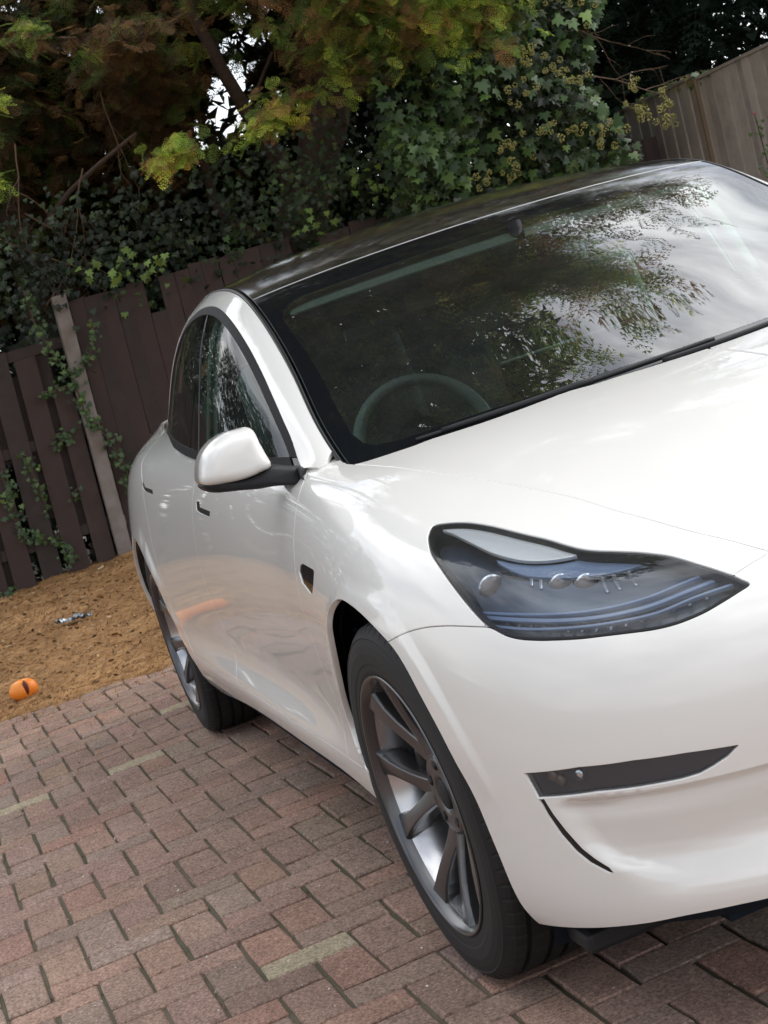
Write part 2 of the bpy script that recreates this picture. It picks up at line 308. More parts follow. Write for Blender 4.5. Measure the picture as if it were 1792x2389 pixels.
c_steer=0.03668
BK={'archF':[[10.866,2.472],[10.383,2.682],[10.039,3.796],[10.072,4.356],[10.306,5.056],[10.506,5.676],[10.623,6.168],[10.72,6.497],[10.91,6.774],[11.107,6.992],[11.287,7.081],[11.5,7.073],[11.765,6.991],[12.025,6.842],[12.298,6.638],[12.471,6.437],[12.617,6.15],[12.737,5.823],[12.885,5.383],[12.989,4.995],[13.057,4.592],[13.11,4.272],[13.149,3.83],[13.176,3.26],[13.198,2.688],[13.199,2.031],[13.204,1.512],[13.242,1.122],[13.275,0.687]],
'archR':[[2.924,6.063],[3.019,6.273],[3.275,6.444],[3.661,6.517],[3.996,6.263],[4.2,5.893],[4.404,5.461],[4.533,5.014],[4.551,4.445],[4.593,3.69],[4.757,2.986],[4.882,2.209],[4.776,1.313],[4.686,0.898],[4.924,0.898]],
'badge':[[9.838,7.29],[9.933,7.334],[10.328,7.339],[10.359,7.298],[10.301,7.022],[10.187,6.721],[10.09,6.719],[9.821,6.85],[9.74,7.064],[9.78,7.206]],
'bezel':[[13.225,8.609],[13.352,8.736],[13.537,8.835],[14.081,8.983],[14.661,9.076],[15.285,9.176],[15.768,9.323],[15.958,9.138],[16.178,8.742],[16.379,8.332],[16.242,8.235],[15.942,8.08],[15.588,7.992],[15.212,8.01],[14.805,8.01],[14.217,7.904],[13.674,7.79],[13.579,7.873],[13.401,8.224]],
'blade':[[12.398,9.686],[12.501,9.852],[12.667,9.943],[13.09,9.995],[13.6,9.967],[14.006,9.921],[14.44,9.823],[14.78,9.731],[14.651,9.656],[14.39,9.553],[14.17,9.468],[13.914,9.399],[13.668,9.399],[13.404,9.438],[13.19,9.511],[12.884,9.608],[12.62,9.673]],
'blue':[[13.45,9.36],[13.679,9.361],[13.944,9.4],[14.201,9.468],[14.457,9.559],[14.684,9.655],[14.813,9.733],[15.081,9.705],[15.416,9.609],[15.743,9.381],[15.59,9.341],[15.279,9.272],[14.963,9.222],[14.647,9.156],[14.326,9.097],[14.067,9.052],[13.843,9.106]],
'bottom':[[13.274,0.689],[13.776,1.043],[14.452,1.406],[14.898,1.609],[15.265,1.773],[15.667,1.863],[16.005,1.892]],
'clear':[[5.003,0.94],[4.54,0.942],[3.77,0.934],[2.808,0.929],[1.754,0.93],[1.251,0.932],[0.987,0.929],[0.853,0.92],[0.742,0.88],[0.693,0.809],[0.765,0.684],[0.812,0.559],[0.791,0.375],[0.782,0.181],[0.757,-0.022],[0.708,-0.285]],
'drl1':[[13.61,7.776],[14.204,7.932],[14.795,8.068],[15.334,8.182],[15.715,8.293],[15.987,8.438],[16.251,8.563]],
'drl2':[[13.654,7.675],[14.217,7.784],[14.806,7.876],[15.336,7.947],[15.705,8.02],[16.06,8.184],[16.378,8.33]],
'drl3':[[13.858,7.505],[14.265,7.541],[14.835,7.627],[15.347,7.674],[15.768,7.715],[16.15,7.9],[16.544,7.988]],
'fogin':[[14.334,4.653],[14.415,4.58],[14.648,4.691]],
'fogl':[[14.032,4.722],[14.722,4.868],[15.26,4.895],[15.723,4.86],[16.129,4.788],[16.133,4.75],[16.036,4.625],[15.892,4.52],[15.781,4.458],[15.627,4.432],[15.344,4.424],[14.821,4.409],[14.109,4.284],[14.071,4.503]],
'gl':[[9.284,10.283],[9.616,10.213],[9.819,10.188],[9.972,10.204]],
'handF':[[6.489,7.989],[6.557,8.039],[6.604,8.016],[6.615,7.869],[6.923,7.828],[6.886,7.654],[6.604,7.693],[6.494,7.746]],
'handR':[[4.362,8.164],[4.459,8.17],[4.541,8.053],[4.907,8.029],[4.935,7.885],[4.549,7.921],[4.441,7.986]],
'head':[[12.387,9.599],[12.452,9.335],[12.557,9.112],[12.723,8.826],[12.938,8.566],[13.3,8.13],[13.641,7.705],[13.823,7.496],[13.988,7.381],[14.129,7.298],[14.292,7.258],[14.518,7.254],[14.76,7.266],[15.013,7.269],[15.252,7.272],[15.478,7.251],[15.691,7.217],[15.856,7.214],[15.999,7.246],[16.164,7.323],[16.31,7.435],[16.478,7.583],[16.583,7.698],[16.542,7.863],[16.48,8.054],[16.372,8.329],[16.233,8.633],[16.073,8.946],[15.907,9.174],[15.621,9.397],[15.286,9.529],[15.029,9.587],[14.719,9.653],[14.426,9.739],[14.085,9.825],[13.686,9.872],[13.3,9.902],[13.04,9.901],[12.767,9.862],[12.535,9.757]],
'hoodside':[[9.972,10.204],[11.383,10.361],[12.614,10.489],[13.894,10.451],[14.916,10.281],[15.875,9.94],[16.466,9.311],[16.84,8.406]],
'proj':[[13.557,8.574],[14.484,9.122],[14.845,9.165],[15.559,9.543]],
'psT':[[-0.581,0.001],[-0.573,-0.016],[-0.502,0.019],[-0.501,0.594],[-0.505,0.986]],
'pseam':[[8.992,9.917],[9.312,9.996],[9.312,10.13],[9.284,10.283]],
'seam':[[12.298,6.638],[12.43,6.763],[12.585,6.91],[12.843,7.096],[13.097,7.233],[13.414,7.346],[13.84,7.441]],
'sliver':[[14.111,4.275],[14.152,3.996],[14.244,3.634],[14.353,3.341],[14.476,3.125],[14.659,2.924],[14.719,2.938],[14.686,3.066],[14.561,3.239],[14.456,3.421],[14.336,3.744],[14.249,4.024],[14.191,4.295]],
'tipseam':[[16.494,8.038],[16.658,8.204],[16.828,8.336]]}
# ------------------------------------------------------------ trimmed panels on a parametric surface
def mirY(P): P=np.array(P,float);P[...,1]*=-1;return P
def catmull(pts,closed,step_fun,k=6):
    """smooth dense polyline through uv points"""
    P=np.array(pts,float);n=len(P);o=[]
    rng=range(n if closed else n-1)
    for i in rng:
        if closed: a,b,c,d=P[(i-1)%n],P[i],P[(i+1)%n],P[(i+2)%n]
        else: a,b,c,d=P[max(i-1,0)],P[i],P[i+1],P[min(i+2,n-1)]
        for j in range(k):
            t=j/k;o.append(.5*((2*b)+(-a+c)*t+(2*a-5*b+4*c-d)*t*t+(-a+3*b-3*c+d)*t**3))
    if not closed:o.append(P[-1])
    return np.array(o)
def resample(fun,uv,step,closed=True):
    q=np.concatenate([uv,uv[:1]]) if closed else uv
    out=[]
    for a,b in zip(q[:-1],q[1:]):
        pa,pb=fun(np.array([a[0],b[0]]),np.array([a[1],b[1]]));L=np.linalg.norm(pb-pa);m=max(1,int(round(L/step)))
        for j in range(m): out.append(a+(b-a)*j/m)
    if not closed: out.append(q[-1])
    out=np.array(out)
    keep=[0]
    P=fun(out[:,0],out[:,1])
    for i in range(1,len(out)):
        if np.linalg.norm(P[i]-P[keep[-1]])>step*.25: keep.append(i)
    if closed and np.linalg.norm(P[keep[-1]]-P[keep[0]])<step*.25: keep.pop()
    return out[keep]
def inpoly(p,poly):
    x,y=p[:,0],p[:,1];r=np.zeros(len(p),bool);q=np.roll(poly,-1,0)
    for (x1,y1),(x2,y2) in zip(poly,q):
        if y1==y2: continue
        c=((y1>y)!=(y2>y))&(x<(x2-x1)*(y-y1)/(y2-y1)+x1);r^=c
    return r
def jac(fun,u,v,e=1e-3):
    return (fun(u+e,v)-fun(u-e,v))/(2*e),(fun(u,v+e)-fun(u,v-e))/(2*e)
def inset(fun,nfun,uv,d):
    """move closed outline inwards (towards its own inside) by d metres on the surface"""
    if d==0: return uv
    A=uv;area=.5*np.sum(A[:,0]*np.roll(A[:,1],-1)-np.roll(A[:,0],-1)*A[:,1]);s=1 if area>0 else -1
    T_=np.roll(A,-1,0)-np.roll(A,1,0)
    Pu,Pv=jac(fun,A[:,0],A[:,1])
    t=Pu*T_[:,:1]+Pv*T_[:,1:];t/=np.linalg.norm(t,axis=1,keepdims=True)+1e-12
    inw=np.stack([-T_[:,1],T_[:,0]],1)*s;g=Pu*inw[:,:1]+Pv*inw[:,1:];g-=t*(g*t).sum(1,keepdims=True);g/=np.linalg.norm(g,axis=1,keepdims=True)+1e-12
    a=(Pu*Pu).sum(1);b=(Pu*Pv).sum(1);c=(Pv*Pv).sum(1);r1=(Pu*g).sum(1);r2=(Pv*g).sum(1);D=a*c-b*b+1e-12
    return A+d*np.stack([(c*r1-b*r2)/D,(a*r2-b*r1)/D],1)
def panel(name,fun,nfun,outline,holes=(),gap=.0018,hgap=0.0,cell=.02,edge=.008,offset=0,flange=.012,flip=False,mirror=False,clampu=None,both=False,scl=None,rnd=.0016):
    """mesh of the surface region inside outline minus holes. outline/holes are uv arrays"""
    loops=[inset(fun,nfun,resample(fun,np.asarray(outline,float),edge),gap)]+[inset(fun,nfun,resample(fun,np.asarray(h,float),edge),-hgap) for h in holes]
    if clampu is not None: loops[0][:,0]=np.minimum(loops[0][:,0],clampu)
    o=loops[0];lo,hi=o.min(0),o.max(0)
    mu=o.mean(0);
    if scl is None:
        gu,gv=np.meshgrid(np.linspace(lo[0],hi[0],9),np.linspace(lo[1],hi[1],9));m_=inpoly(np.c_[gu.ravel(),gv.ravel()],o)
        gu,gv=gu.ravel()[m_],gv.ravel()[m_]
        if len(gu)==0: gu,gv=o[:,0],o[:,1]
        Pu,Pv=jac(fun,gu,gv);su,sv=np.median(np.linalg.norm(Pu,axis=1)),np.median(np.linalg.norm(Pv,axis=1))
    else: su,sv=scl
    nu=max(2,int((hi[0]-lo[0])*su/cell));nv=max(2,int((hi[1]-lo[1])*sv/cell))
    gu,gv=np.meshgrid(np.linspace(lo[0],hi[0],nu),np.linspace(lo[1],hi[1],nv));g=np.c_[gu.ravel(),gv.ravel()]
    S_=np.array([su,sv]);ok=inpoly(g,loops[0])
    for h in loops[1:]: ok&=~inpoly(g,h)
    g=g[ok];B_=np.concatenate(loops)*S_
    if len(g):
        keep=np.ones(len(g),bool)
        for i0 in range(0,len(g),2000):
            d=((g[i0:i0+2000,None]*S_-B_[None])**2).sum(2).min(1);keep[i0:i0+2000]=d>(cell*.45)**2
        g=g[keep]
    pts=np.concatenate(loops+[g]);edges=[];k=0;loopidx=[]
    for l in loops:
        n=len(l);edges+=[(k+i,k+(i+1)%n) for i in range(n)];loopidx.append((k,n));k+=n
    vv,ee,ff,ov,oe,of=geometry.delaunay_2d_cdt([Vector(p) for p in pts*S_],edges,[],0,1e-7)
    vv=np.array([tuple(v) for v in vv])/S_;ff=[f for f in ff if len(f)==3]
    c=np.array([vv[list(f)].mean(0) for f in ff]);ok=inpoly(c,loops[0])
    for h in loops[1:]: ok&=~inpoly(c,h)
    F=[tuple(f) for f,q in zip(ff,ok) if q]
    P=fun(vv[:,0],vv[:,1]);n=nfun(vv[:,0],vv[:,1])
    P=P+n*offset
    V=[P];NN=[n];FF=list(F);base=len(P)
    if flange:
        for li,l in enumerate(loops):
            p=fun(l[:,0],l[:,1]);nn=nfun(l[:,0],l[:,1]);p=p+nn*offset
            t=np.roll(p,-1,0)-np.roll(p,1,0);t/=np.linalg.norm(t,axis=1,keepdims=True)+1e-12
            ou=np.cross(t,nn);ou/=np.linalg.norm(ou,axis=1,keepdims=True)+1e-12
            # sign: away from the panel
            e=1e-3;Pu,Pv=jac(fun,l[:,0],l[:,1]);mid=len(l)//3
            area=.5*np.sum(l[:,0]*np.roll(l[:,1],-1)-np.roll(l[:,0],-1)*l[:,1]);s=1 if area>0 else -1
            T2=np.roll(l,-1,0)-np.roll(l,1,0);inw=np.stack([-T2[:,1],T2[:,0]],1)*s;gi=Pu*inw[:,:1]+Pv*inw[:,1:]
            sg=-np.sign((gi*ou).sum(1,keepdims=True));
            if li>0: sg=-sg
            ou=ou*sg
            m=len(l);r0=p;r1=p-nn*rnd+ou*rnd*.8;r2=p-nn*flange+ou*rnd*.8
            V+=[r0,r1,r2];NN+=[nn,(nn*.3+ou),ou]
            for a,b in ((0,1),(1,2)):
                for i in range(m):
                    i2=(i+1)%m;FF.append((base+a*m+i,base+a*m+i2,base+b*m+i2,base+b*m+i))
            base+=3*m
    V=np.concatenate(V);NN=np.concatenate(NN);NN/=np.linalg.norm(NN,axis=1,keepdims=True)+1e-12
    def orient(V,NN,FF):
        out=[]
        for f in FF:
            a,b,c_=V[f[0]],V[f[1]],V[f[2]];nn=np.cross(b-a,c_-a);q=NN[list(f)].sum(0)
            out.append(f if nn@q>=0 else f[::-1])
        return out
    R=(mirY(V),mirY(NN));Lh=(V,NN)     # the right-hand side of the car is y<0
    if both:
        k=len(V);V2=np.concatenate([R[0],Lh[0]]);N2=np.concatenate([R[1],Lh[1]]);F2=FF+[tuple(i+k for i in f) for f in FF]
    elif mirror: V2,N2=Lh;F2=FF
    else: V2,N2=R;F2=FF
    F2=orient(V2,N2,F2)
    me=bpy.data.meshes.new(name);me.from_pydata([tuple(v) for v in V2],[],F2);me.polygons.foreach_set('use_smooth',[True]*len(me.polygons))
    if not me.validate(): me.normals_split_custom_set_from_vertices([tuple(v) for v in N2])
    return me
# ------------------------------------------------------------ the car
def A(k): return np.array(BK[k],float)
car=empty('parked_car',(-1.44,0,0),'white electric saloon car with black glass roof parked on the brick paving','car')
def part(name,me,m,parent=None,label=None,kind=None): return obj(name,me,m,parent if parent is not None else car,label=label,kind=kind)
def uvxz(x,z,u0,v0):
    a=np.array([u0,v0],float)
    for _ in range(40):
        p=S(a[0:1],a[1:2])[0];r=np.array([p[0]-x,p[2]-z]);e=1e-3
        J=np.stack([((S(a[0:1]+e,a[1:2])-S(a[0:1]-e,a[1:2]))[0][[0,2]])/(2*e),((S(a[0:1],a[1:2]+e)-S(a[0:1],a[1:2]-e))[0][[0,2]])/(2*e)],1)
        a=a-np.clip(np.linalg.solve(J,r),-.4,.4);a=np.clip(a,[.02,.02],[18.98,13.98])
        if abs(r).max()<1e-5:break
    return a
HEAD=catmull(A('head'),True,None,4)
ARF=catmull(A('archF')[1:],False,None,4)                       # rear-bottom over the top to the front-bottom corner
isea=int(np.argmin(((ARF-np.array([12.247,6.581]))**2).sum(1)))
arf_r,arf_f=ARF[:isea+1],ARF[isea:]
SEAM=catmull(A('seam'),False,None,4)
hj=int(np.argmin(((HEAD-SEAM[-1])**2).sum(1)));TIP=catmull(A('tipseam'),False,None,3);ht=int(np.argmin(((HEAD-TIP[0])**2).sum(1)))
# HEAD runs back corner -> down the back -> bottom -> tip -> along the top -> back corner
head_low=HEAD[hj:ht+1]                                            # seam joint, bottom, tip
head_up=np.concatenate([HEAD[ht:],HEAD[:hj+1]])                   # tip, top, back corner, seam joint
SIDE=catmull(A('hoodside'),False,None,5)
TIP=TIP[:-1]
bottom=catmull(np.concatenate([A('archF')[-1:],A('bottom')[1:],[[17.2,1.95],[19,1.97]]]),False,None,4)
front=np.array([[16.84,8.41],[17.3,8.60],[18.0,8.80],[19,8.90]]);front=catmull(front,False,None,4)
cowl=catmull([[10.043,10.229],[10.43,10.69],[10.735,11.07],[12.2,12.16],[13.7,12.45],[15.3,12.56],[17,12.56],[18.3,12.53],[19,12.52]],False,None,4)
doorF=catmull([[9.17,9.93],[9.44,9.55],[9.57,9.0],[9.62,8.2],[9.62,7.4],[9.60,6.5],[9.60,5.5],[9.61,4.6],[9.66,3.6],[9.70,2.9]],False,None,4)
doorB=catmull([[6.40,9.85],[6.41,9.2],[6.41,8.4],[6.34,7.5],[6.28,6.7],[6.24,6.0],[6.23,5.0],[6.26,4.0],[6.32,2.9]],False,None,4)
doorR=catmull([[3.72,9.85],[3.92,8.9],[4.32,8.3],[4.50,7.7],[4.56,7.2],[4.60,6.6],[4.66,5.7],[4.73,4.8],[4.84,3.8],[5.02,2.9]],False,None,4)
arr_f=catmull(A('archR')[2:12],False,None,4)                       # top to front-bottom of the rear arch
th=np.radians(np.linspace(98,208,14));ac=[];g=np.array([3.5,6.4])
for t in th: g=uvxz(-2.83+.385*math.cos(t),.335+.385*math.sin(t),*g);ac.append(g)
arr_b=np.array(ac)
fog=A('fogl');sliv=A('sliver');badge=A('badge')
pse=A('pseam');gl=A('gl')
# rear bottom of sill at wheel arch
sill=catmull([[4.80,1.55],[4.92,1.0],[5.25,1.08],[5.94,1.6],[6.78,1.95],[7.8,2.0],[9.15,2.05],[10.24,1.94]],False,None,3)
fend=np.concatenate([[[9.17,9.93]],pse[1:],gl[1:],SIDE[1:],TIP[::-1],head_up[1:],SEAM[::-1][1:],arf_r[::-1][1:-1],[[10.19,2.9]],doorF[::-1]])
bump=np.concatenate([SEAM,head_low[1:],TIP[1:],front,bottom[::-1],arf_f[::-1][1:-1]])
hood=np.concatenate([SIDE,front[1:],[[19,10.0],[19,11.2]],cowl[::-1][:-1]])
dF=np.concatenate([doorF,[[8.5,2.9],[7.4,2.9]],doorB[::-1],[[7.4,9.9],[8.6,9.93]]])
dR=np.concatenate([doorB,[[5.7,2.9]],doorR[::-1],[[3.78,10.22],[4.5,10.22],[5.2,10.08],[5.8,9.92]]])
qp=np.concatenate([doorR[:-1],[[5.02,2.9]],arr_f[::-1],arr_b[1:],[[2.6,.9],[1.5,.7],[.05,.7],[.05,10.2],[1.5,10.2],[2.6,10.3],[3.45,10.3],[3.70,10.22]]])
rk=np.concatenate([[[10.24,1.94]],ARF[1:4],[[10.19,2.9],[8.5,2.9],[6.3,2.9],[5.02,2.9]],arr_f[-1:],sill[:-1]])
for mir,side in ((False,''),(True,'')):
    part('front_wing',panel('front_wing',S,Sn,fend,holes=[badge],cell=.022,mirror=mir),PAINT)
    d=part('front_door',panel('front_door',S,Sn,dF,holes=[A('handF')],cell=.03,mirror=mir),PAINT)
    part('door_handle',panel('door_handle',S,Sn,A('handF'),cell=.02,gap=.0005,offset=-.002,mirror=mir),HANDLE,d)
    d=part('rear_door',panel('rear_door',S,Sn,dR,holes=[A('handR')],cell=.03,mirror=mir),PAINT)
    part('door_handle',panel('door_handle',S,Sn,A('handR'),cell=.02,gap=.0005,offset=-.002,mirror=mir),HANDLE,d)
    part('rear_quarter_panel',panel('rear_quarter',S,Sn,qp,cell=.035,mirror=mir),PAINT)
    part('sill',panel('sill',S,Sn,rk,cell=.02,mirror=mir),PAINT)
    b=part('side_camera_housing',panel('side_camera',S,Sn,badge,cell=.01,gap=.001,offset=-.002,mirror=mir),FRIT)
bonnet=part('bonnet',panel('bonnet',S,Sn,hood,cell=.03,gap=.0024,clampu=19,both=True),PAINT)
bumper=part('front_bumper',panel('front_bumper',S,Sn,bump,holes=[fog,sliv],cell=.0075,clampu=19,both=True),PAINT)
# dark sheet added inside so the panel gaps look shaded, with the wheel openings left open
fx=np.array([[.05,.2],[19,.2],[19,12.3],[14,12.2],[12.2,11.9],[10.7,10.9],[10.0,10.1],[9.1,9.85],[3.5,9.9],[.05,9.9]])
part('gap_shade_shell',panel('gap_shade',S,Sn,fx,holes=[np.concatenate([ARF,[[13.75,.9],[13.75,.3],[10.3,.3]]]),np.concatenate([arr_b[::-1],arr_f,[[4.9,.9],[4.7,.5],[2.8,.5]]]),HEAD,fog,sliv],cell=.06,edge=.02,gap=0,hgap=.012,offset=-.03,flange=0,clampu=19,both=True),LINER)
# fog lamp inserts and air slits
FOGIN=mat('fog_lamp_housing',(.055,.06,.075),.3,spec=.5)
for mir in (False,True):
    f=part('fog_lamp',panel('fog_lamp',S,Sn,fog,cell=.012,gap=.0025,offset=-.012,flange=.01,mirror=mir),FOGIN)
    part('lamp_cover',panel('fog_cover',S,Sn,fog,cell=.012,gap=.002,offset=-.004,flange=.012,mirror=mir),LENS,f)
    q=A('fogin')
    for k in range(3):
        p=S(q[k:k+1,0],q[k:k+1,1])[0]-Sn(q[k:k+1,0],q[k:k+1,1])[0]*.011
        if not mir:p=p*[1,-1,1]
        nn=Sn(q[k:k+1,0],q[k:k+1,1])[0]*([1,1,1] if mir else [1,-1,1]);nn=nn/np.linalg.norm(nn)
        V,F=tube([p-nn*.004,p+nn*.002,p+nn*.004],[.011,.010,.006],16)
        part('fog_lamp_lens',mesh_np('fog_lens',V,F,True),[LENSBALL,LENSBALL,CHROME][k],f)
    part('air_slit_shade',panel('air_slit_shade',S,Sn,sliv,cell=.01,gap=.0003,offset=-.0035,flange=.004,mirror=mir),TRIM)  # flush black strip painted as the shade inside the slit
# headlights
DRLB=mat('blue_light_guide',(.20,.26,.38),.2,spec=.6)
def strip(uv,w,d):
    """narrow band polygon around an open uv polyline, width in metres"""
    uv=catmull(uv,False,None,5);Pu,Pv=jac(S,uv[:,0],uv[:,1]);t=np.gradient(uv,axis=0);T3=Pu*t[:,:1]+Pv*t[:,1:];nrm=np.stack([-t[:,1],t[:,0]],1)
    g=Pu*nrm[:,:1]+Pv*nrm[:,1:];T3/=np.linalg.norm(T3,axis=1,keepdims=True);g-=T3*(g*T3).sum(1,keepdims=True);g/=np.linalg.norm(g,axis=1,keepdims=True)
    a=(Pu*Pu).sum(1);b=(Pu*Pv).sum(1);c=(Pv*Pv).sum(1);r1=(Pu*g).sum(1);r2=(Pv*g).sum(1);D=a*c-b*b
    dd=np.stack([(c*r1-b*r2)/D,(a*r2-b*r1)/D],1)*(w/2)
    return np.concatenate([uv+dd,(uv-dd)[::-1]])
for mir in (False,True):
    hs=part('headlight',panel('headlight_housing',S,Sn,HEAD,cell=.016,gap=.002,offset=-.042,flange=0,mirror=mir),LAMPIN)
    inn=inset(S,Sn,resample(S,HEAD,.008),.0042)
    ring=panel('headlight_surround',S,Sn,HEAD,holes=[inn],cell=.012,gap=.0022,offset=-.0015,flange=.018,mirror=mir,edge=.006)
    part('lamp_surround',ring,TRIM,hs)
    part('lamp_cover',panel('headlight_cover',S,Sn,inn,cell=.014,gap=.0,offset=-.001,flange=0,mirror=mir),LENS,hs)
    part('upper_reflector',panel('upper_blade',S,Sn,catmull(A('blade'),True,None,2),cell=.012,gap=0,offset=-.010,flange=.006,mirror=mir),LAMPWHITE,hs)
    part('light_guide',panel('blue_blade',S,Sn,catmull(A('blue'),True,None,2),cell=.012,gap=0,offset=-.019,flange=.006,mirror=mir),DRLB,hs)
    bz=inset(S,Sn,resample(S,HEAD,.008),.016)
    pr=A('proj');holes=[]
    J=jac(S,pr[:,0],pr[:,1]);
    def circ(c,r,i):
        a=np.linspace(0,2*math.pi,24,endpoint=False);Pu,Pv=J[0][i],J[1][i];e1=Pu/np.linalg.norm(Pu);e2=Pv-e1*(Pv@e1);e2/=np.linalg.norm(e2);o=[]
        M_=np.linalg.pinv(np.stack([Pu,Pv],1))
        return np.array([c+M_@((e1*math.cos(t)+e2*math.sin(t))*r) for t in a])
    holes=[circ(pr[i],(.025,.022,.021,.014)[i],i) for i in range(4)]
    part('lamp_bezel',panel('lamp_bezel',S,Sn,catmull(A('bezel'),True,None,2),holes=holes,cell=.012,gap=0,offset=-.026,flange=.02,mirror=mir),LAMPMID,hs)
    for i in range(4):
        r=(.021,.018,.018,.011)[i];uu,vv=pr[i:i+1,0],pr[i:i+1,1];n_=Sn(uu,vv)[0];p=S(uu,vv)[0]-n_*.036;ax=np.array([.96,.22,.0]);ax/=np.linalg.norm(ax)
        k=np.array([1,1,1]) if mir else np.array([1,-1,1]);p=p*k;ax=ax*k
        rings=[p+ax*(r*.62*math.sin(t)) for t in np.linspace(0,1.45,7)];rr=[r*math.cos(t) for t in np.linspace(0,1.45,7)]
        V,F=tube([p-ax*.012]+rings,[r]+rr,24);part('projector_lens',mesh_np('projector',V,F,True),LENSBALL,hs)
        V,F=tube([p-ax*.006,p+ax*.004,p+ax*.004,p-ax*.006],[r*1.07,r*1.06,r*1.02,r*1.0],24,False);part('lens_ring',mesh_np('ring',V,F,True),CHROME,hs)
    for nm,w in (('drl1',.0022),('drl2',.0045),('drl3',.0022)):
        part('light_guide',panel('guide',S,Sn,strip(A(nm),w,.02),cell=.02,edge=.006,gap=0,offset=-.018 if nm!='drl3' else -.012,flange=.008,mirror=mir),DRL,hs)
    for k in range(16):
        u_=13.75+k*.165;v0=7.62+.004*k*k*0+max(0,(k-9))*.06;q=np.array([[u_,v0],[u_+.02,v0],[u_+.05,v0+.33],[u_+.03,v0+.33]])
        part('lamp_rib',panel('rib',S,Sn,q,cell=.02,gap=0,edge=.01,offset=-.030,flange=.004,mirror=mir),LAMPMID,hs)
    # small reflector fins between the projectors
    for i,(c0,c1) in enumerate([(14.0,9.35),(14.15,9.3),(15.05,9.25),(15.2,9.3),(15.4,9.35)]):
        q=np.array([[c0,c1],[c0+.14,c1-.55],[c0+.165,c1-.55],[c0+.035,c1]])
        part('reflector_fin',panel('fin',S,Sn,q,cell=.02,gap=0,edge=.01,offset=-.022,flange=.004,mirror=mir),CHROME,hs)
# greenhouse: white roof rail and pillars, windows, glass
dlo=catmull([[-.581,.001],[-.66,.47],[-.755,.657],[-.888,.76],[-1.011,.808],[-1.13,.831],[-1.273,.850],[-1.45,.870],[-1.594,.878],[-1.756,.873],[-1.914,.848],[-2.1,.80],[-2.24,.72],[-2.40,.59],[-2.60,.43],[-2.78,.28],[-2.90,.14],[-2.93,.05],[-2.86,.01],[-2.7,.005]],False,None,4)
lowl=np.array([[-2.35,.005],[-2.1,.005],[-1.75,.0],[-1.4,-.01],[-1.0,-.01],[-.75,-.01]])
DLO=np.concatenate([dlo,lowl])
psT=A('psT')
rail=np.concatenate([dlo[:-6],[[-2.95,.0],[-2.97,-.10],[-3.3,-.12],[-3.55,-.12],[-3.55,.985],[-3.2,.985],[-2.8,.985],[-2.4,.985],[-2.0,.985],[-1.6,.985],[-1.3,.985],[-1.0,.985],[-.8,.985],[-.62,.985],[-.53,.985],[-.503,.6],[-.503,.05],[-.573,-.03]]])
def Tin(d): return (lambda u,v: T(u,v)-Tn(u,v)*d)
for mir in (False,True):
    part('roof_rail',panel('roof_rail',T,Tn,rail,cell=.03,mirror=mir,gap=.001),PAINT)
    ring2=inset(T,Tn,resample(T,DLO,.012),.024)
    part('window_surround',panel('window_surround',T,Tn,DLO,holes=[ring2],cell=.02,gap=.0015,offset=-.002,flange=.008,mirror=mir,edge=.012),HANDLE)
    # B pillar strip splits the glass
    x1=[-1.60,-1.635];bp=np.array([[-1.575,.0],[-1.575,.4],[-1.60,.72],[-1.63,.86],[-1.69,.86],[-1.665,.72],[-1.645,.4],[-1.645,.0]])
    part('centre_pillar_cover',panel('centre_pillar',T,Tn,bp,cell=.02,gap=0,offset=-.0035,flange=.004,mirror=mir),FRIT)
    r2=ring2
    gf=np.array([p for p in r2 if p[0]>-1.60]);gr=np.array([p for p in r2 if p[0]<-1.64])
    w=part('front_side_window',panel('front_window',T,Tn,gf,cell=.05,edge=.02,gap=0,offset=-.005,flange=0,mirror=mir),SIDEGLASS)
    w=part('rear_side_window',panel('rear_window',T,Tn,gr,cell=.05,edge=.02,gap=0,offset=-.005,flange=0,mirror=mir),SIDEGLASS)
    # inner trim of the pillars and roof edge, grey cloth
    part('pillar_lining',panel('pillar_lining',T,Tn,np.concatenate([DLO[:1]*0+[[-.50,.3]],[[-.50,.97],[-1.0,.97],[-2,.97],[-3.3,.97],[-3.3,.0],[-2.95,.0]],dlo[::-1][8:-1]]),cell=.05,edge=.02,gap=0,offset=-.035,flange=0,mirror=mir),CLOTH)
    part('centre_pillar_lining',panel('bpillar_lining',T,Tn,bp+np.array([[.05,0]]*4+[[-.06,0]]*4),cell=.05,gap=0,offset=-.045,flange=0,mirror=mir),CLOTH)
def rect(s0,s1,t0,t1): return np.array([[s0,t0],[s1,t0],[s1,t1],[s0,t1]],float)
clear=np.concatenate([A('clear')[:10],[[.70,.70],[.73,.55],[.74,.35],[.74,0],[.74,-.35],[.73,-.55],[.70,-.70],[.634,-.827],[.677,-.894],[.853,-.92],[1.251,-.932],[1.754,-.93],[2.808,-.929],[3.77,-.934],[4.54,-.942],[5.003,-.94],[5.19,-.921],[5.377,-.885],[5.43,-.827],[5.44,-.6],[5.46,-.3],[5.47,0],[5.46,.3],[5.44,.6],[5.43,.827],[5.377,.885],[5.191,.921]]])
def Gp(name,outline,m,holes=(),off_=0,**k):
    me=panel(name,G,Gn,outline,holes=holes,offset=off_,**k)
    return me
K=dict(cell=.04,edge=.012,mirror=True)
part('windscreen',Gp('windscreen',clear,None,gap=0,flange=0,**K),GLASS)
part('windscreen_border',Gp('windscreen_border',rect(.05,5.985,-.985,.985),None,holes=[clear],gap=.001,flange=.006,**K),FRIT)
part('roof_glass',Gp('roof_glass',rect(6.015,13.5,-.985,.985),None,gap=.001,flange=.006,**K),ROOFGLASS)
part('rear_deck',Gp('rear_deck',rect(13.5,15,-.985,.985),None,gap=.002,flange=.01,**K),PAINT)
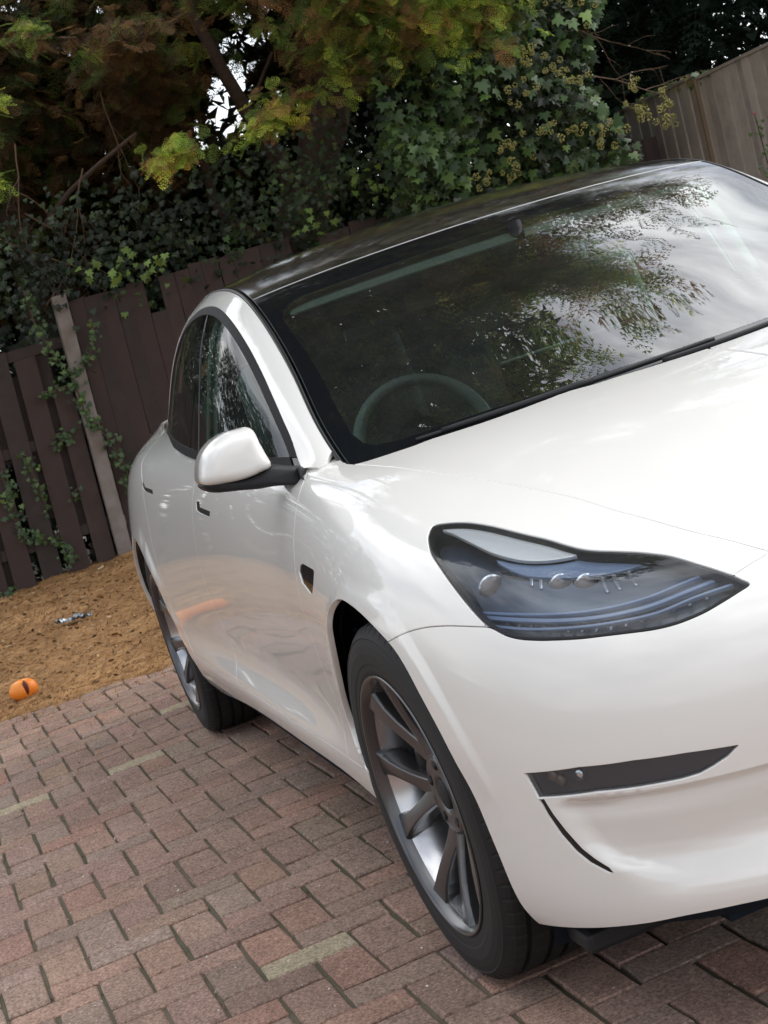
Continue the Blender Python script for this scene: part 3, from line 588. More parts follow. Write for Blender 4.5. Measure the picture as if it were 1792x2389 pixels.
part('headliner',Gp('headliner',rect(5.50,13.4,-.94,.94),None,off_=-.035,gap=0,flange=0,cell=.06,edge=.03,mirror=True),CLOTH)
part('header_trim',Gp('header_trim',rect(5.24,5.62,-.90,.90),None,off_=-.018,gap=0,flange=.006,cell=.06,edge=.02,mirror=True),INTGREY)
def gbead(s0,t0,s1,t1,r,n=24,lift=.002):
    a=np.linspace(0,1,n);p=G(s0+(s1-s0)*a,t0+(t1-t0)*a)+Gn(s0+(s1-s0)*a,t0+(t1-t0)*a)*lift
    return tube(p,r,6)
V,F=join([gbead(.2,1.0,13.4,1.0,.005,80,-.004),gbead(.2,-1.0,13.4,-1.0,.005,80,-.004)]);part('glass_seal',mesh_np('glass_seal',V,F,True),TRIM)
V,F=gbead(6,-.985,6,.985,.0045,50,-.003);part('header_seal',mesh_np('header_seal',V,F,True),mat('seam_reflection_grey',(.30,.30,.29),.4))  # pale grey paints in the reflection along the seam
# wiper lying along the foot of the windscreen
def gpath(L,lift):
    L=np.array(L,float);return G(L[:,0],L[:,1])+Gn(L[:,0],L[:,1])*lift
wp=catmull([[.42,.80],[.45,.70],[.50,.50],[.55,.30],[.58,.08],[.60,-.08]],False,None,5)
V,F=join([tube(gpath(wp,.009)*[1,-1,1],.0045,8),tube(gpath(wp,.006)*[1,-1,1],.003,6),tube(gpath(wp[4:16],.011)*[1,-1,1],np.linspace(.006,.008,12),8)])
part('wiper',mesh_np('wiper',V,F,True),PLASTIC)
wp2=catmull([[.45,.10],[.45,-.1],[.47,-.3],[.5,-.5],[.53,-.65]],False,None,5)
V,F=join([tube(gpath(wp2,.014)*[1,-1,1],.0055,8),tube(gpath(wp2[:12],.012)*[1,-1,1],.007,8)]);part('wiper',mesh_np('wiper',V,F,True),PLASTIC)
cw=np.array([[-.36,-.70,.875],[-.34,-.35,.885],[-.32,0,.888],[-.34,.35,.885],[-.36,.70,.875]]);cw2=cw+[.22,0,-.03];cwb=catmull(cw,False,None,4);cwc=catmull(cw2,False,None,4)
part('cowl_tray',mesh_np('cowl',np.concatenate([cwb-[.16,0,0],cwc]),grid_faces(2,len(cwb)),True),LINER)
# door mirrors
def dome(outl,depth,back,rings=8,dirx=1,bias=0):
    o=np.array(outl,float);c=o.mean(0);V=[];n=len(o)
    V.append(o-[back*dirx,0,0])
    for t in np.linspace(0,1,rings)[:-1]:
        s=math.cos(t*math.pi/2)**.34;x=math.sin(t*math.pi/2);V.append(c+(o-c)*s+[depth*dirx*x,0,bias*x])
    V=np.concatenate(V+[[c+[depth*dirx,0,bias]]]);F=grid_faces(rings,n,True);k=(rings-1)*n
    F+=[(k+i,k+(i+1)%n,len(V)-1) for i in range(n)];F.append(tuple(range(n))[::-1]);return V,F
mo=catmull([[-.56,-.993,.957],[-.56,-.990,.984],[-.56,-.975,1.012],[-.56,-.951,1.031],[-.56,-.917,1.042],[-.56,-.888,1.041],[-.56,-.871,1.04],[-.56,-.860,1.030],[-.56,-.856,1.004],[-.56,-.851,.979],[-.56,-.847,.950],[-.56,-.874,.944],[-.56,-.908,.941],[-.56,-.957,.946]],True,None,3)
mb=catmull([[-.56,-.992,.956],[-.56,-.99,.945],[-.56,-.974,.933],[-.56,-.952,.927],[-.56,-.92,.920],[-.56,-.888,.912],[-.56,-.850,.906],[-.56,-.81,.895],[-.56,-.786,.890],[-.56,-.779,.905],[-.56,-.783,.926],[-.56,-.81,.937],[-.56,-.847,.951],[-.56,-.874,.945],[-.56,-.908,.942],[-.56,-.957,.947]],True,None,3)
for k in (1,-1):
    q=[1,k,1];V,F=dome(mb*q,.035,.05,6);b=part('door_mirror',mesh_np('mirror_base',V,F,True),PLASTIC)
    V,F=dome(mo*q,.060,.055,16,bias=-.004);c_=part('mirror_cap',mesh_np('mirror_cap',V,F,True),PAINT,b)
    
    V=(mo*q-mo.mean(0)*q)*.9+mo.mean(0)*q-[.057,0,0];part('mirror_glass',mesh_np('mirror_glass',V,[tuple(range(len(V)))]),CHROME,b)
# wheels
def lathe(prof,nseg,fun=None,closed=False):
    """prof list of (r,y); axis along y; outer side is -y"""
    V=[];n=len(prof)
    for k in range(nseg):
        t=2*math.pi*k/nseg
        for r,y in (prof if fun is None else fun(k,prof)): V.append((r*math.cos(t),-y,r*math.sin(t)))
    F=[]
    for k in range(nseg):
        for j in range(n-1 if not closed else n):
            a=k*n+j;b=k*n+(j+1)%n;c=((k+1)%nseg)*n+(j+1)%n;d=((k+1)%nseg)*n+j;F.append((a,d,c,b))
    return np.array(V),F
half=[(.238,.094),(.243,.099),(.252,.1015),(.262,.1020),(.265,.1032),(.285,.1035),(.298,.1010),(.309,.0975),(.3115,.0982),(.316,.0945),(.3235,.0885),(.3290,.082),(.3315,.074),(.3326,.064),(.3252,.0630),(.3252,.0550),(.3335,.0540),(.3338,.022),(.3262,.021),(.3262,.012),(.3339,.011),(.3340,-.011),(.3262,-.012),(.3262,-.021),(.3338,-.022),(.3335,-.0540),(.3252,-.0550),(.3252,-.0630),(.3328,-.064),(.3310,-.092),(.3275,-.101),(.300,-.118),(.262,-.112),(.238,-.098)]
def sipe(k,prof):
    o=[]
    for r,y in prof:
        rr=r
        if abs(y)<.106 and r>.322 and abs(y)>.0635 and k%6==0: rr=r-.0024
        if abs(y)<.055 and r>.333 and k%9==0 and abs(y)>.02: rr=r-.0025
        if k%2==0 and False: pass
        o.append((rr,y))
    return o
TY=mesh_np('tyre',*lathe(half,432,sipe),smooth=False);TY.materials.append(RUBBER)
V,F=lathe([(.2400,.094),(.2430,.1000),(.2420,.1035),(.2385,.1030),(.2360,.096),(.2315,.091),(.2290,.080)],128);LIP=mesh_np('rim_lip',V,F,True);LIP.materials.append(ALLOY)
V,F=lathe([(.2292,.082),(.2265,.070),(.2200,.055),(.2170,.020),(.2130,-.03),(.218,-.07),(.228,-.098)],128);BAR=mesh_np('rim_barrel',V,F,True);BAR.materials.append(BARREL)
def spoke_mesh():
    parts=[]
    for sg in (1,-1):
        sec=[]
        for r,ph,w,y,dep in ((.045,2.0,.034,.046,.045),(.075,5.0,.040,.050,.050),(.100,8.5,.036,.057,.052),(.128,11.8,.031,.066,.052),(.160,14.2,.031,.076,.050),(.195,15.8,.036,.085,.046),(.215,16.2,.044,.089,.042),(.2305,16.4,.056,.092,.036)):
            a=math.radians(90+sg*ph);cx,cz=r*math.cos(a),r*math.sin(a);tx,tz=-math.sin(a),math.cos(a)
            h=w/2;ridge=sg*h*.25
            row=[(-h,-.010),(-h*.90,-.004),(sg*h*.70-.002,0.0),(sg*h*.70+.002,0.0),(h*.90,-.004),(h,-.010),(h*.9,-dep),(-h*.9,-dep)]
            sec.append([(cx+tx*p,-(y+q),cz+tz*p) for p,q in row])
        V=np.array(sec).reshape(-1,3);F=grid_faces(len(sec),8,True);F.append(tuple(range(8))[::-1]);F.append(tuple(range(len(V)-8,len(V))));parts.append((V,F))
    return join(parts)
V,F=spoke_mesh();SPK=mesh_np('spoke',V,F,False);bevel_mesh(SPK,.0014,2);SPK.polygons.foreach_set('use_smooth',[True]*len(SPK.polygons));SPK.set_sharp_from_angle(angle=math.radians(24));SPK.materials.append(ALLOY)
V,F=lathe([(.0,.040),(.026,.041),(.030,.044),(.034,.050),(.040,.052),(.052,.051),(.066,.053),(.074,.050),(.078,.036),(.078,.012)],64);HUB=mesh_np('hub',V,F,True);HUB.materials.append(ALLOY)
nuts=[]
for k in range(5):
    a=2*math.pi*k/5+.3;c=np.array([.057*math.cos(a),0,.057*math.sin(a)]);nuts.append(tube([c+[0,-.044,0],c+[0,-.053,0],c+[0,-.055,0]],[.0105,.0105,.007],6))
NUT=[]
for V,F in nuts: me=mesh_np('wheel_nut',V,F);me.materials.append(TRIM);NUT.append(me)
V,F=tube([(0,-.040,0),(0,-.050,0),(0,-.053,0)],[.0285,.0285,.024],32);CAP=mesh_np('centre_cap',V,F,True);CAP.materials.append(PLASTIC)
V,F=lathe([(.06,.005),(.160,.005),(.162,.0),(.162,-.02),(.06,-.02)],96);DSC=mesh_np('brake_disc',V,F,True);DSC.materials.append(DISC)
V,F=join([tube([(.135*math.cos(a),-.012,.135*math.sin(a)) for a in np.linspace(math.radians(150),math.radians(205),10)],.034,8)]);CAL=mesh_np('brake_caliper',V,F,True);CAL.materials.append(TRIM)
def wheel(x,side,steer=0,spin=0):
    w=bpy.data.objects.new('wheel',BAR);link(w,car);w.location=Vector((x,side*-.79 if side==1 else .79,.334))-car.location
    w.rotation_euler=(0,0,steer+(0 if side==1 else math.pi))
    for nm,me in (('tyre',TY),('rim_lip',LIP),('hub',HUB),('centre_cap',CAP),('brake_disc',DSC),('brake_caliper',CAL)): o=bpy.data.objects.new(nm,me);link(o,w)
    for k in range(5):
        o=bpy.data.objects.new('spoke',SPK);link(o,w);o.rotation_euler=(0,-math.radians(25+72*k+spin),0)
        o=bpy.data.objects.new('wheel_nut',NUT[k]);link(o,w)
    return w
wheel(0,1,c_steer,0);wheel(-2.875,1,0,20);wheel(0,-1,c_steer,10);wheel(-2.875,-1,0,40)
# wheel arch liners and under-body
for x in (0.03,-2.86):
    for sg in (-1,1):
        a=np.linspace(math.radians(-28),math.radians(208),30);V=[]
        for yy in (.832,.60,.56):
            rr=.398 if yy>.57 else .20
            V+= [(x+rr*math.cos(t),sg*yy,.335+rr*math.sin(t)) for t in a]
        part('wheel_arch_liner',mesh_np('arch_liner',np.array(V),grid_faces(3,30),True),LINER)
bx=[box((-1.44,0,.235),(2.05,1.64,.11)),box((-1.5,0,.26),(4.2,1.06,.14)),box((.50,0,.235),(.28,1.28,.10)),box((-3.45,0,.3),(.5,1.2,.14))]
V,F=join(bx);part('underbody',mesh_np('underbody',V,F),LINER)
for sg in (-1,1):
    V,F=box((.43,sg*.70,.168),(.10,.22,.035));me=mesh_np('air_deflector',V,F);bevel_mesh(me,.01,2);part('air_deflector',me,PLASTIC)
# cabin
def loft(rows,m,name,parent=None,smooth=True):
    R=np.array(rows,float);V=R.reshape(-1,3);return part(name,mesh_np(name,V,grid_faces(R.shape[0],R.shape[1]),smooth),m,parent)
ys=np.linspace(-.70,.70,9)
loft([[(x,y,z-.02*(y/.7)**2) for y in ys] for x,z in ((-.36,.865),(-.50,.885),(-.70,.895),(-.92,.885),(-.98,.86),(-.985,.80),(-.95,.60),(-.9,.35))],INTBLACK,'dashboard')
V,F=tube([(-.985,y,.845-.012*(y/.7)**2) for y in ys],.008,8);part('dashboard_trim',mesh_np('dash_trim',V,F,True),INTGREY)
me=mesh_np('touchscreen',*box((-.757,-.078,.882),(.018,.32,.205)));bevel_mesh(me,.006,3)
sc_=part('touchscreen',me,SCREEN);V,F=tube([(-.752,-.238,.988),(-.752,.082,.988)],.0045,6);part('screen_edge',mesh_np('screen_edge',V,F,True),INTGREY,sc_)
a=np.linspace(0,2*math.pi,49);cx,cz,R_=-1.02,.852,.165;tl=math.radians(24)
V,F=tube([(cx-R_*math.sin(t)*math.sin(tl),-.375+R_*math.cos(t),cz+R_*math.sin(t)*math.cos(tl)) for t in a[:-1]]+[(cx,-.375+R_,cz)],.0155,10,False);sw=part('steering_wheel',mesh_np('steering_rim',V,F,True),WHEELGRIP)
V,F=join([tube([(cx,-.375+R_*.97*c0,cz+R_*.97*s0*math.cos(tl)),(cx+.01,-.375,cz)],[.012,.03],8) for c0,s0 in ((1,0),(-1,0),(0,-1))]+[tube([(cx-.02,-.375,cz-.01),(cx+.03,-.375,cz),(cx+.2,-.375,cz-.1)],[.075,.07,.03],20)]);part('steering_hub',mesh_np('steering_hub',V,F,True),TRIM,sw)
def seat(x,y,w=.50,mat_=None):
    def cush(c,s,rot,nm,par):
        V,F=box((0,0,0),s);me=mesh_np(nm,V,F);bevel_mesh(me,.045,4);o=bpy.data.objects.new(nm,me);me.materials.append(INTBLACK);me.polygons.foreach_set('use_smooth',[True]*len(me.polygons));link(o,par)
        o.location=Vector(c)-wloc(par);o.rotation_euler=(0,rot,0);return o
    s=cush((x-.02,y,.50),(.54,w,.16),math.radians(-6),'seat',car);s.rotation_euler=(0,0,0)
    cush((x-.34,y,.82),(.15,w-.02,.66),math.radians(-14),'backrest',s);cush((x-.43,y,1.185),(.10,.25,.17),math.radians(-12),'headrest',s)
seat(-1.42,-.375);seat(-1.42,.375);seat(-2.3,0,1.2)
V,F=box((0,0,0),(.012,.34,.13));me=mesh_np('visor',V,F);bevel_mesh(me,.005,2);me.materials.append(CLOTH)
for y in (-.38,.38):
    o=bpy.data.objects.new('sun_visor',me);link(o,car);o.location=Vector((-1.19,y,1.235))-car.location;o.rotation_euler=(0,math.radians(62),0)
V,F=box((-1.2,-.362,1.149),(.010,.165,.026));part('visor_edge',mesh_np('visor_edge',V,F),INTGREY);V,F=box((-1.204,-.372,1.208),(.012,.20,.09));part('visor_flap',mesh_np('visor_flap',V,F),INTBLACK)
V,F=dome([(-1.0,y*.115,1.215+z*.032) for y,z in [(math.cos(t),math.sin(t)) for t in np.linspace(0,2*math.pi,20,endpoint=False)]],.03,.01,5);part('rear_view_mirror',mesh_np('rear_mirror',V,F,True),HANDLE)
V,F=tube([(-1.02,0,1.225),(-1.04,0,1.285)],[.012,.02],8);part('mirror_stalk',mesh_np('mirror_stalk',V,F,True),HANDLE)
me=mesh_np('cabin_floor',*join([box((-1.9,0,.30),(2.4,1.4,.05)),box((-2.75,0,.75),(.06,1.3,.75)),box((-1.25,0,.55),(.8,.22,.3))]));part('cabin_floor',me,INTBLACK)
for sg in (-1,1):
    loft([[(x,sg*.80,z) for z in (.3,.6,.93)] for x in (-.5,-1.6,-2.6)],INTBLACK,'door_lining')
# door sail triangle behind the mirror
V,F=dome([(-.63,-.775,.925),(-.80,-.752,.935),(-.72,-.755,.985),(-.66,-.765,.962)],.0,.004,3)
# ------------------------------------------------------------ ground: bedding sand, block paving
LEAN=.066          # the fences and trees lean a little against the sloping drive
def gmat():
    m=mat('jointing_sand',(.140,.110,.080),.95,noise=(3.0,.2,(.055,.060,.030)),bump=(90,.6,.004)); return m
me=mesh_np('driveway',np.array([(-14,-90,-.0075),(120,-90,-.0075),(120,90,-.0075),(-14,90,-.0075)],float),[(0,1,2,3)])
drive=obj('driveway',me,gmat(),kind='structure')
me=mesh_np('ground',np.array([(-400,-400,-.03),(400,-400,-.03),(400,400,-.03),(-400,400,-.03)],float),[(0,1,2,3)])
obj('ground',me,mat('earth_and_grass',(.05,.055,.03),.95,noise=(.3,.2,(.07,.06,.04))),kind='structure')
BRICKN=[(7,.86,1.12,5),(38,.78,1.2,4),(130,.38,1.65,6)]
def brick_mat(name,objcol):
    m=attr_mat(name,rough=.88,spec=.25,noise=BRICKN,bump=(150,1.0,.006),objcol=objcol)
    t=m.node_tree;b=t.nodes['Principled BSDF'];src=b.inputs['Base Color'].links[0].from_socket
    geo=[n for n in t.nodes if n.type=='NEW_GEOMETRY'][0]
    v=t.nodes.new('ShaderNodeTexVoronoi');v.inputs['Scale'].default_value=105;v.inputs['Randomness'].default_value=1
    r=t.nodes.new('ShaderNodeMapRange');r.inputs['From Min'].default_value=.10;r.inputs['From Max'].default_value=.17;r.inputs['To Min'].default_value=1;r.inputs['To Max'].default_value=0
    wn=t.nodes.new('ShaderNodeSeparateColor');c=t.nodes.new('ShaderNodeMath');c.operation='GREATER_THAN';c.inputs[1].default_value=.55
    mu=t.nodes.new('ShaderNodeMath');mu.operation='MULTIPLY'
    x=t.nodes.new('ShaderNodeMix');x.data_type='RGBA';x.inputs['B'].default_value=(.46,.42,.37,1)
    t.links.new(geo.outputs['Position'],v.inputs['Vector']);t.links.new(v.outputs['Distance'],r.inputs['Value']);t.links.new(v.outputs['Color'],wn.inputs[0]);t.links.new(wn.outputs[0],c.inputs[0])
    t.links.new(r.outputs[0],mu.inputs[0]);t.links.new(c.outputs[0],mu.inputs[1]);t.links.new(mu.outputs[0],x.inputs['Factor']);t.links.new(src,x.inputs['A']);t.links.new(x.outputs['Result'],b.inputs['Base Color'])
    # dirt and old spills, low frequency
    n=t.nodes.new('ShaderNodeTexNoise');n.inputs['Scale'].default_value=1.3;n.inputs['Detail'].default_value=5;n.inputs['Roughness'].default_value=.6
    r2=t.nodes.new('ShaderNodeMapRange');r2.inputs['From Min'].default_value=.35;r2.inputs['From Max'].default_value=.65;r2.inputs['To Min'].default_value=.84;r2.inputs['To Max'].default_value=1.12
    q=t.nodes.new('ShaderNodeVectorMath');q.operation='SCALE';t.links.new(geo.outputs['Position'],n.inputs['Vector']);t.links.new(n.outputs['Fac'],r2.inputs['Value']);t.links.new(x.outputs['Result'],q.inputs[0]);t.links.new(r2.outputs[0],q.inputs['Scale']);t.links.new(q.outputs[0],b.inputs['Base Color'])
    return m
BM1=brick_mat('clay_paver',True);BM2=brick_mat('clay_paver_far',False)
JW=.0085
def brick_proto(i):
    rg=np.random.default_rng(100+i);hx,hy=.1-JW/2,.05-JW/2;b=.0035
    o=[(-hx,-hy),(0,-hy),(hx,-hy),(hx,hy),(0,hy),(-hx,hy)];o=np.array(o)+rg.normal(0,.0009,(6,2))
    V=[(x,y,-.03) for x,y in o]+[(x,y,-b) for x,y in o]+[(x*(1-b/hx)+rg.normal(0,.0006),y*(1-b/hy)+rg.normal(0,.0006),rg.normal(0,.0004)) for x,y in o]
    F=[]
    for k in range(2):
        for j in range(6): F.append((k*6+j,k*6+(j+1)%6,(k+1)*6+(j+1)%6,(k+1)*6+j))
    F+=[(12,13,16,17),(13,14,15,16)];return np.array(V),F
PR=[brick_proto(i) for i in range(6)]
PM=[]
for V,F in PR: me=mesh_np('brick',V,F);me.materials.append(BM1);PM.append(me)
th=math.pi/2+.0175;Av=np.array([math.cos(th),math.sin(th)]);Bv=np.array([math.sin(th),-math.cos(th)]);O0=np.array([-.4966,-1.0032])
PAL=np.array([(.240,.170,.146),(.230,.168,.147),(.250,.178,.152),(.226,.176,.154),(.220,.172,.152),(.248,.164,.138),(.222,.160,.141),(.236,.170,.148),(.240,.175,.150)])
YEL={(-2,0),(-2,-24),(-6,-24),(-5,1),(1,-31),(-13,-9)}
def brick_tint(a,b,rg):
    if (a,b) in YEL or (a-1,b) in YEL: return np.array((.43,.355,.25))
    return PAL[rg.integers(len(PAL))]*np.array((1.44,1.32,1.20))*rg.uniform(.92,1.08)*(1+rg.normal(0,.015,3))
bl=[]
for a in range(-44,46):
    for b in range(-50,42):
        d=(a+b)%4
        if d==2: c=O0+.1*((a+1)*Av+(b+.5)*Bv);ang=th
        elif d==0: c=O0+.1*((a+.5)*Av+(b+1)*Bv);ang=th-math.pi/2
        else: continue
        if not(-5.6<c[0]<3.4 and -4.0<c[1]<3.2): continue
        bl.append((a,b,c,ang))
Rm=np.array(CR);Cp=np.array(CAMP)
def px_of(c):
    q=(np.array([c[0],c[1],0])-Cp)@Rm;return 896+4015.1*q[0]/-q[2],1194.5-4015.1*q[1]/-q[2],-q[2]
def visible(c):
    u,v,d=px_of(c)
    if not(d>0 and -60<u<1852 and -60<v<2450): return 1e9
    if -3.1<c[0]<.35 and -.80<c[1]<.9: return 1e9
    return d
order=sorted(bl,key=lambda t:visible(t[2]));near={id(t) for t in order[:300] if visible(t[2])<1e8}
rg=np.random.default_rng(5);FV=[];FF=[];FT=[];off=0
for t in bl:
    a,b,c,ang=t;i=rg.integers(6);tint=brick_tint(a,b,rg);tz=rg.normal(0,.0011);rx,ry=rg.normal(0,.006,2);jz=rg.normal(0,.006);dx=rg.normal(0,.0008,2)
    if id(t) in near:
        o=bpy.data.objects.new('brick',PM[i]);link(o,drive);o.location=(c[0]+dx[0],c[1]+dx[1],tz);o.rotation_euler=(rx,ry*.6,ang+jz);o.color=(*tint,1)
    else:
        V,F=PR[i];ca,sa=math.cos(ang+jz),math.sin(ang+jz);W_=V.copy();W_[:,2]+=V[:,1]*rx-V[:,0]*ry*.6+tz
        W_[:,0],W_[:,1]=V[:,0]*ca-V[:,1]*sa+c[0]+dx[0],V[:,0]*sa+V[:,1]*ca+c[1]+dx[1]
        FV.append(W_);FF+=[tuple(k+off for k in f) for f in F];FT.append(np.tile(tint,(len(V),1)));off+=len(V)
fb=obj('paving_bricks',mesh_np('paving_bricks',np.concatenate(FV),FF,tint=np.concatenate(FT)),BM2,drive,kind='stuff')
def grit(n,seed):
    r=np.random.default_rng(seed);V=[];F=[]
    for k in range(n):
        x,y=r.uniform(-4.2,1.0),r.uniform(-2.4,-.2);s=r.uniform(.0012,.0035);o=len(V);q=r.normal(0,1,(4,3));q/=np.linalg.norm(q,axis=1,keepdims=True);V+=list(q*s+[x,y,s*.6+.001]);F+=[(o,o+1,o+2),(o,o+2,o+3),(o,o+3,o+1),(o+1,o+3,o+2)]
    return V,F
V,F=grit(1500,77);obj('paving_grit',mesh_np('paving_grit',np.array(V),F),mat('pale_grit',(.62,.58,.52),.7),kind='stuff',label='pale grit specks scattered over the brick paving',cat='grit')
# ------------------------------------------------------------ needle litter in front of the fence
def vnoise(x,y,f,seed=0):
    x=x*f;y=y*f;xi=np.floor(x).astype(int);yi=np.floor(y).astype(int);u=x-xi;v=y-yi;u=u*u*(3-2*u);v=v*v*(3-2*v)
    def h(a,b):
        n=(a*374761393+b*668265263+seed*974634777)&0x7fffffff;n=((n^(n>>13))*1274126177)&0x7fffffff;return (n&0xffff)/65535.
    return (h(xi,yi)*(1-u)+h(xi+1,yi)*u)*(1-v)+(h(xi,yi+1)*(1-u)+h(xi+1,yi+1)*u)*v
def lit_h(x,y):
    e=-4.62+.10*(y+1.2)-x+.34*(vnoise(x,y,2.1,3)-.5)+.22*(vnoise(x,y,6,4)-.5)+.10*(vnoise(x,y,17,9)-.5)
    h=np.clip(e,-.3,3)*.022+.030*vnoise(x,y,3.2,5)*np.clip(e,0,1)+.028*(vnoise(x,y,9,6)-.35)*np.clip(e*1.5,0,1)+.014*(vnoise(x,y,24,7)-.4)*np.clip(e*2,0,1)
    return np.where(e<0,-.02,h+.001)
gx,gy=np.meshgrid(np.linspace(-9.7,-4.1,190),np.linspace(-4.2,5.2,300));gz=lit_h(gx,gy)
LM=mat('needle_litter',(.25,.135,.062),.95,noise=(2.4,.22,(.56,.33,.155)),bump=(120,1.0,.01),spec=.15)
lo=obj('needle_litter',mesh_np('needle_litter',np.stack([gx,gy,gz],-1).reshape(-1,3),np.array(grid_faces(300,190)),True),LM,kind='stuff')
def needles(n,x0,x1,y0,y1,seed,thin=False):
    r=np.random.default_rng(seed);x=r.uniform(x0,x1,n);y=r.uniform(y0,y1,n);z=lit_h(x,y)
    if thin: ok=r.random(n)<np.exp(-(x+4.62)*2.2)*np.where(x>-4.9,1,0); z=np.maximum(z,.001)
    else: ok=z>0
    x,y,z=x[ok],y[ok],z[ok];n=len(x);a=r.uniform(0,math.pi,n);L_=r.uniform(.012,.045,n);w=r.uniform(.0010,.0028,n);up=r.uniform(-.1,.35,n)
    d=np.stack([np.cos(a),np.sin(a),up],1)*L_[:,None]/2;p=np.stack([x,y,z+.004],1);s=np.stack([-np.sin(a),np.cos(a),0*a],1)*w[:,None]
    V=np.stack([p-d-s,p-d+s,p+d+s*.6,p+d-s*.6],1).reshape(-1,3);F=np.arange(4*n).reshape(-1,4)
    base=np.array([(.42,.22,.08),(.30,.14,.05),(.20,.10,.045),(.48,.27,.11),(.12,.065,.035)])[r.integers(0,5,n)]*r.uniform(.7,1.2,(n,1))
    return V,F,np.repeat(base,4,0)
ND=attr_mat('dry_needles',rough=.9,spec=.1)
V,F,T_=needles(90000,-9.6,-4.3,-2.6,1.6,1);obj('fallen_needles',mesh_np('fallen_needles',V,F,tint=T_),ND,kind='stuff',label='brown dry conifer needles piled over the paving by the fence',cat='needles')
lo['label']='deep bed of orange brown conifer litter below the brown fence';lo['category']='litter'
V,F,T_=needles(9000,-4.9,-3.0,-2.6,.6,2,True);obj('stray_needles',mesh_np('stray_needles',V,F,tint=T_),ND,kind='stuff',label='thin scatter of orange needles on the paving behind the car',cat='needles')
# weeds and grit in the joints
r=np.random.default_rng(11);n=26000;k=r.integers(0,len(bl),n);P=[];
for i in k:
    a,b,c,ang=bl[i];s=r.choice((-1,1));e=np.array([math.cos(ang),math.sin(ang)]);f=np.array([-e[1],e[0]])
    P.append(c+e*(.1*s)+f*r.uniform(-.05,.05) if r.random()<.6 else c+f*(.05*s)+e*r.uniform(-.1,.1))
P=np.array(P)+r.normal(0,.0018,(n,2));m_=vnoise(P[:,0],P[:,1],1.6,21)>.30;P=P[m_];n=len(P)
a=r.uniform(0,2*math.pi,n);L_=r.uniform(.002,.006,n);d=np.stack([np.cos(a),np.sin(a)],1)*L_[:,None];z0=np.full(n,-.007)
V=np.stack([np.c_[P-d*.4,z0],np.c_[P+d[:,::-1]*.4,z0],np.c_[P+d*.7,z0+r.uniform(.004,.010,n)]],1).reshape(-1,3)
T_=np.repeat(np.where(r.random((n,1))<.45,np.array([[.07,.085,.025]]),np.array([[.13,.105,.08]]))*r.uniform(.7,1.3,(n,1)),3,0)
obj('joint_moss',mesh_np('joint_moss',V,np.arange(3*n).reshape(-1,3),tint=T_),attr_mat('moss',rough=.95,spec=.1),kind='stuff',label='moss and grit tufts in the paving joints',cat='moss')
# ------------------------------------------------------------ things lying on the ground
def blob(c,r,seg=32,rings=18,fun=None):
    V=[];F=[]
    for i in range(rings+1):
        t=math.pi*i/rings
        for j in range(seg):
            p=2*math.pi*j/seg;k=1.0 if fun is None else fun(t,p);V.append((c[0]+r[0]*math.sin(t)*math.cos(p)*k,c[1]+r[1]*math.sin(t)*math.sin(p)*k,c[2]+r[2]*math.cos(t)*k))
    return np.array(V),grid_faces(rings+1,seg,True)
fc=(-4.96,-1.372,.055)
pk=empty('squashed_orange',(fc[0],fc[1],0),'split orange fruit lying on the edge of the needle litter','fruit')
split=math.atan2(CAMP[1]-fc[1],CAMP[0]-fc[0])+.25
def fr(t,p):
    k=1-.035*abs(math.sin(2.5*p+.5));d=(p-split+math.pi)%(2*math.pi)-math.pi;k-=.30*math.exp(-(d/.13)**2)*math.exp(-((t-1.35)/.62)**2);k-=.10*math.exp(-(t/.35)**2);return k
V,F=blob(fc,(.053,.067,.051),72,36,fr);obj('fruit_skin',mesh_np('fruit_skin',V,F,True),mat('orange_skin',(.85,.20,.012),.42,noise=(14,.25,(.86,.33,.05)),bump=(220,.2,.001)),pk)
cx,cy=fc[0]+.042*math.cos(split),fc[1]+.042*math.sin(split)
V,F=blob((cx,cy,.066),(.011,.011,.034),14,10);obj('fruit_flesh',mesh_np('fruit_flesh',V,F,True),mat('dark_flesh',(.10,.015,.015),.35),pk)
r=np.random.default_rng(4);gx,gy=np.meshgrid(np.linspace(-.10,.10,15),np.linspace(-.045,.045,8));zz=.022+r.uniform(-.016,.018,gx.shape);ca,sa=math.cos(1.15),math.sin(1.15)
wx=-6.70+gx*ca-gy*sa;wy=-.96+gx*sa+gy*ca;V=np.stack([wx,wy,zz+lit_h(wx,wy)+.01],-1).reshape(-1,3)
obj('foil_wrapper',mesh_np('foil_wrapper',V,grid_faces(8,15)),mat('crumpled_foil',(.30,.33,.36),.28,metal=.7),label='crumpled silver grey wrapper lying on the needle litter',cat='wrapper')
LEAFB=attr_mat('dead_leaf',rough=.8,objcol=True)
me=mesh_np('fallen_leaf',np.array([(-.03,0,.004),(-.01,-.016,.008),(.012,-.015,.006),(.032,0,.010),(.012,.015,.006),(-.01,.016,.009),(0,0,.002)]),[(0,1,6),(1,2,6),(2,3,6),(3,4,6),(4,5,6),(5,0,6)]);me.materials.append(LEAFB)
r=np.random.default_rng(17)
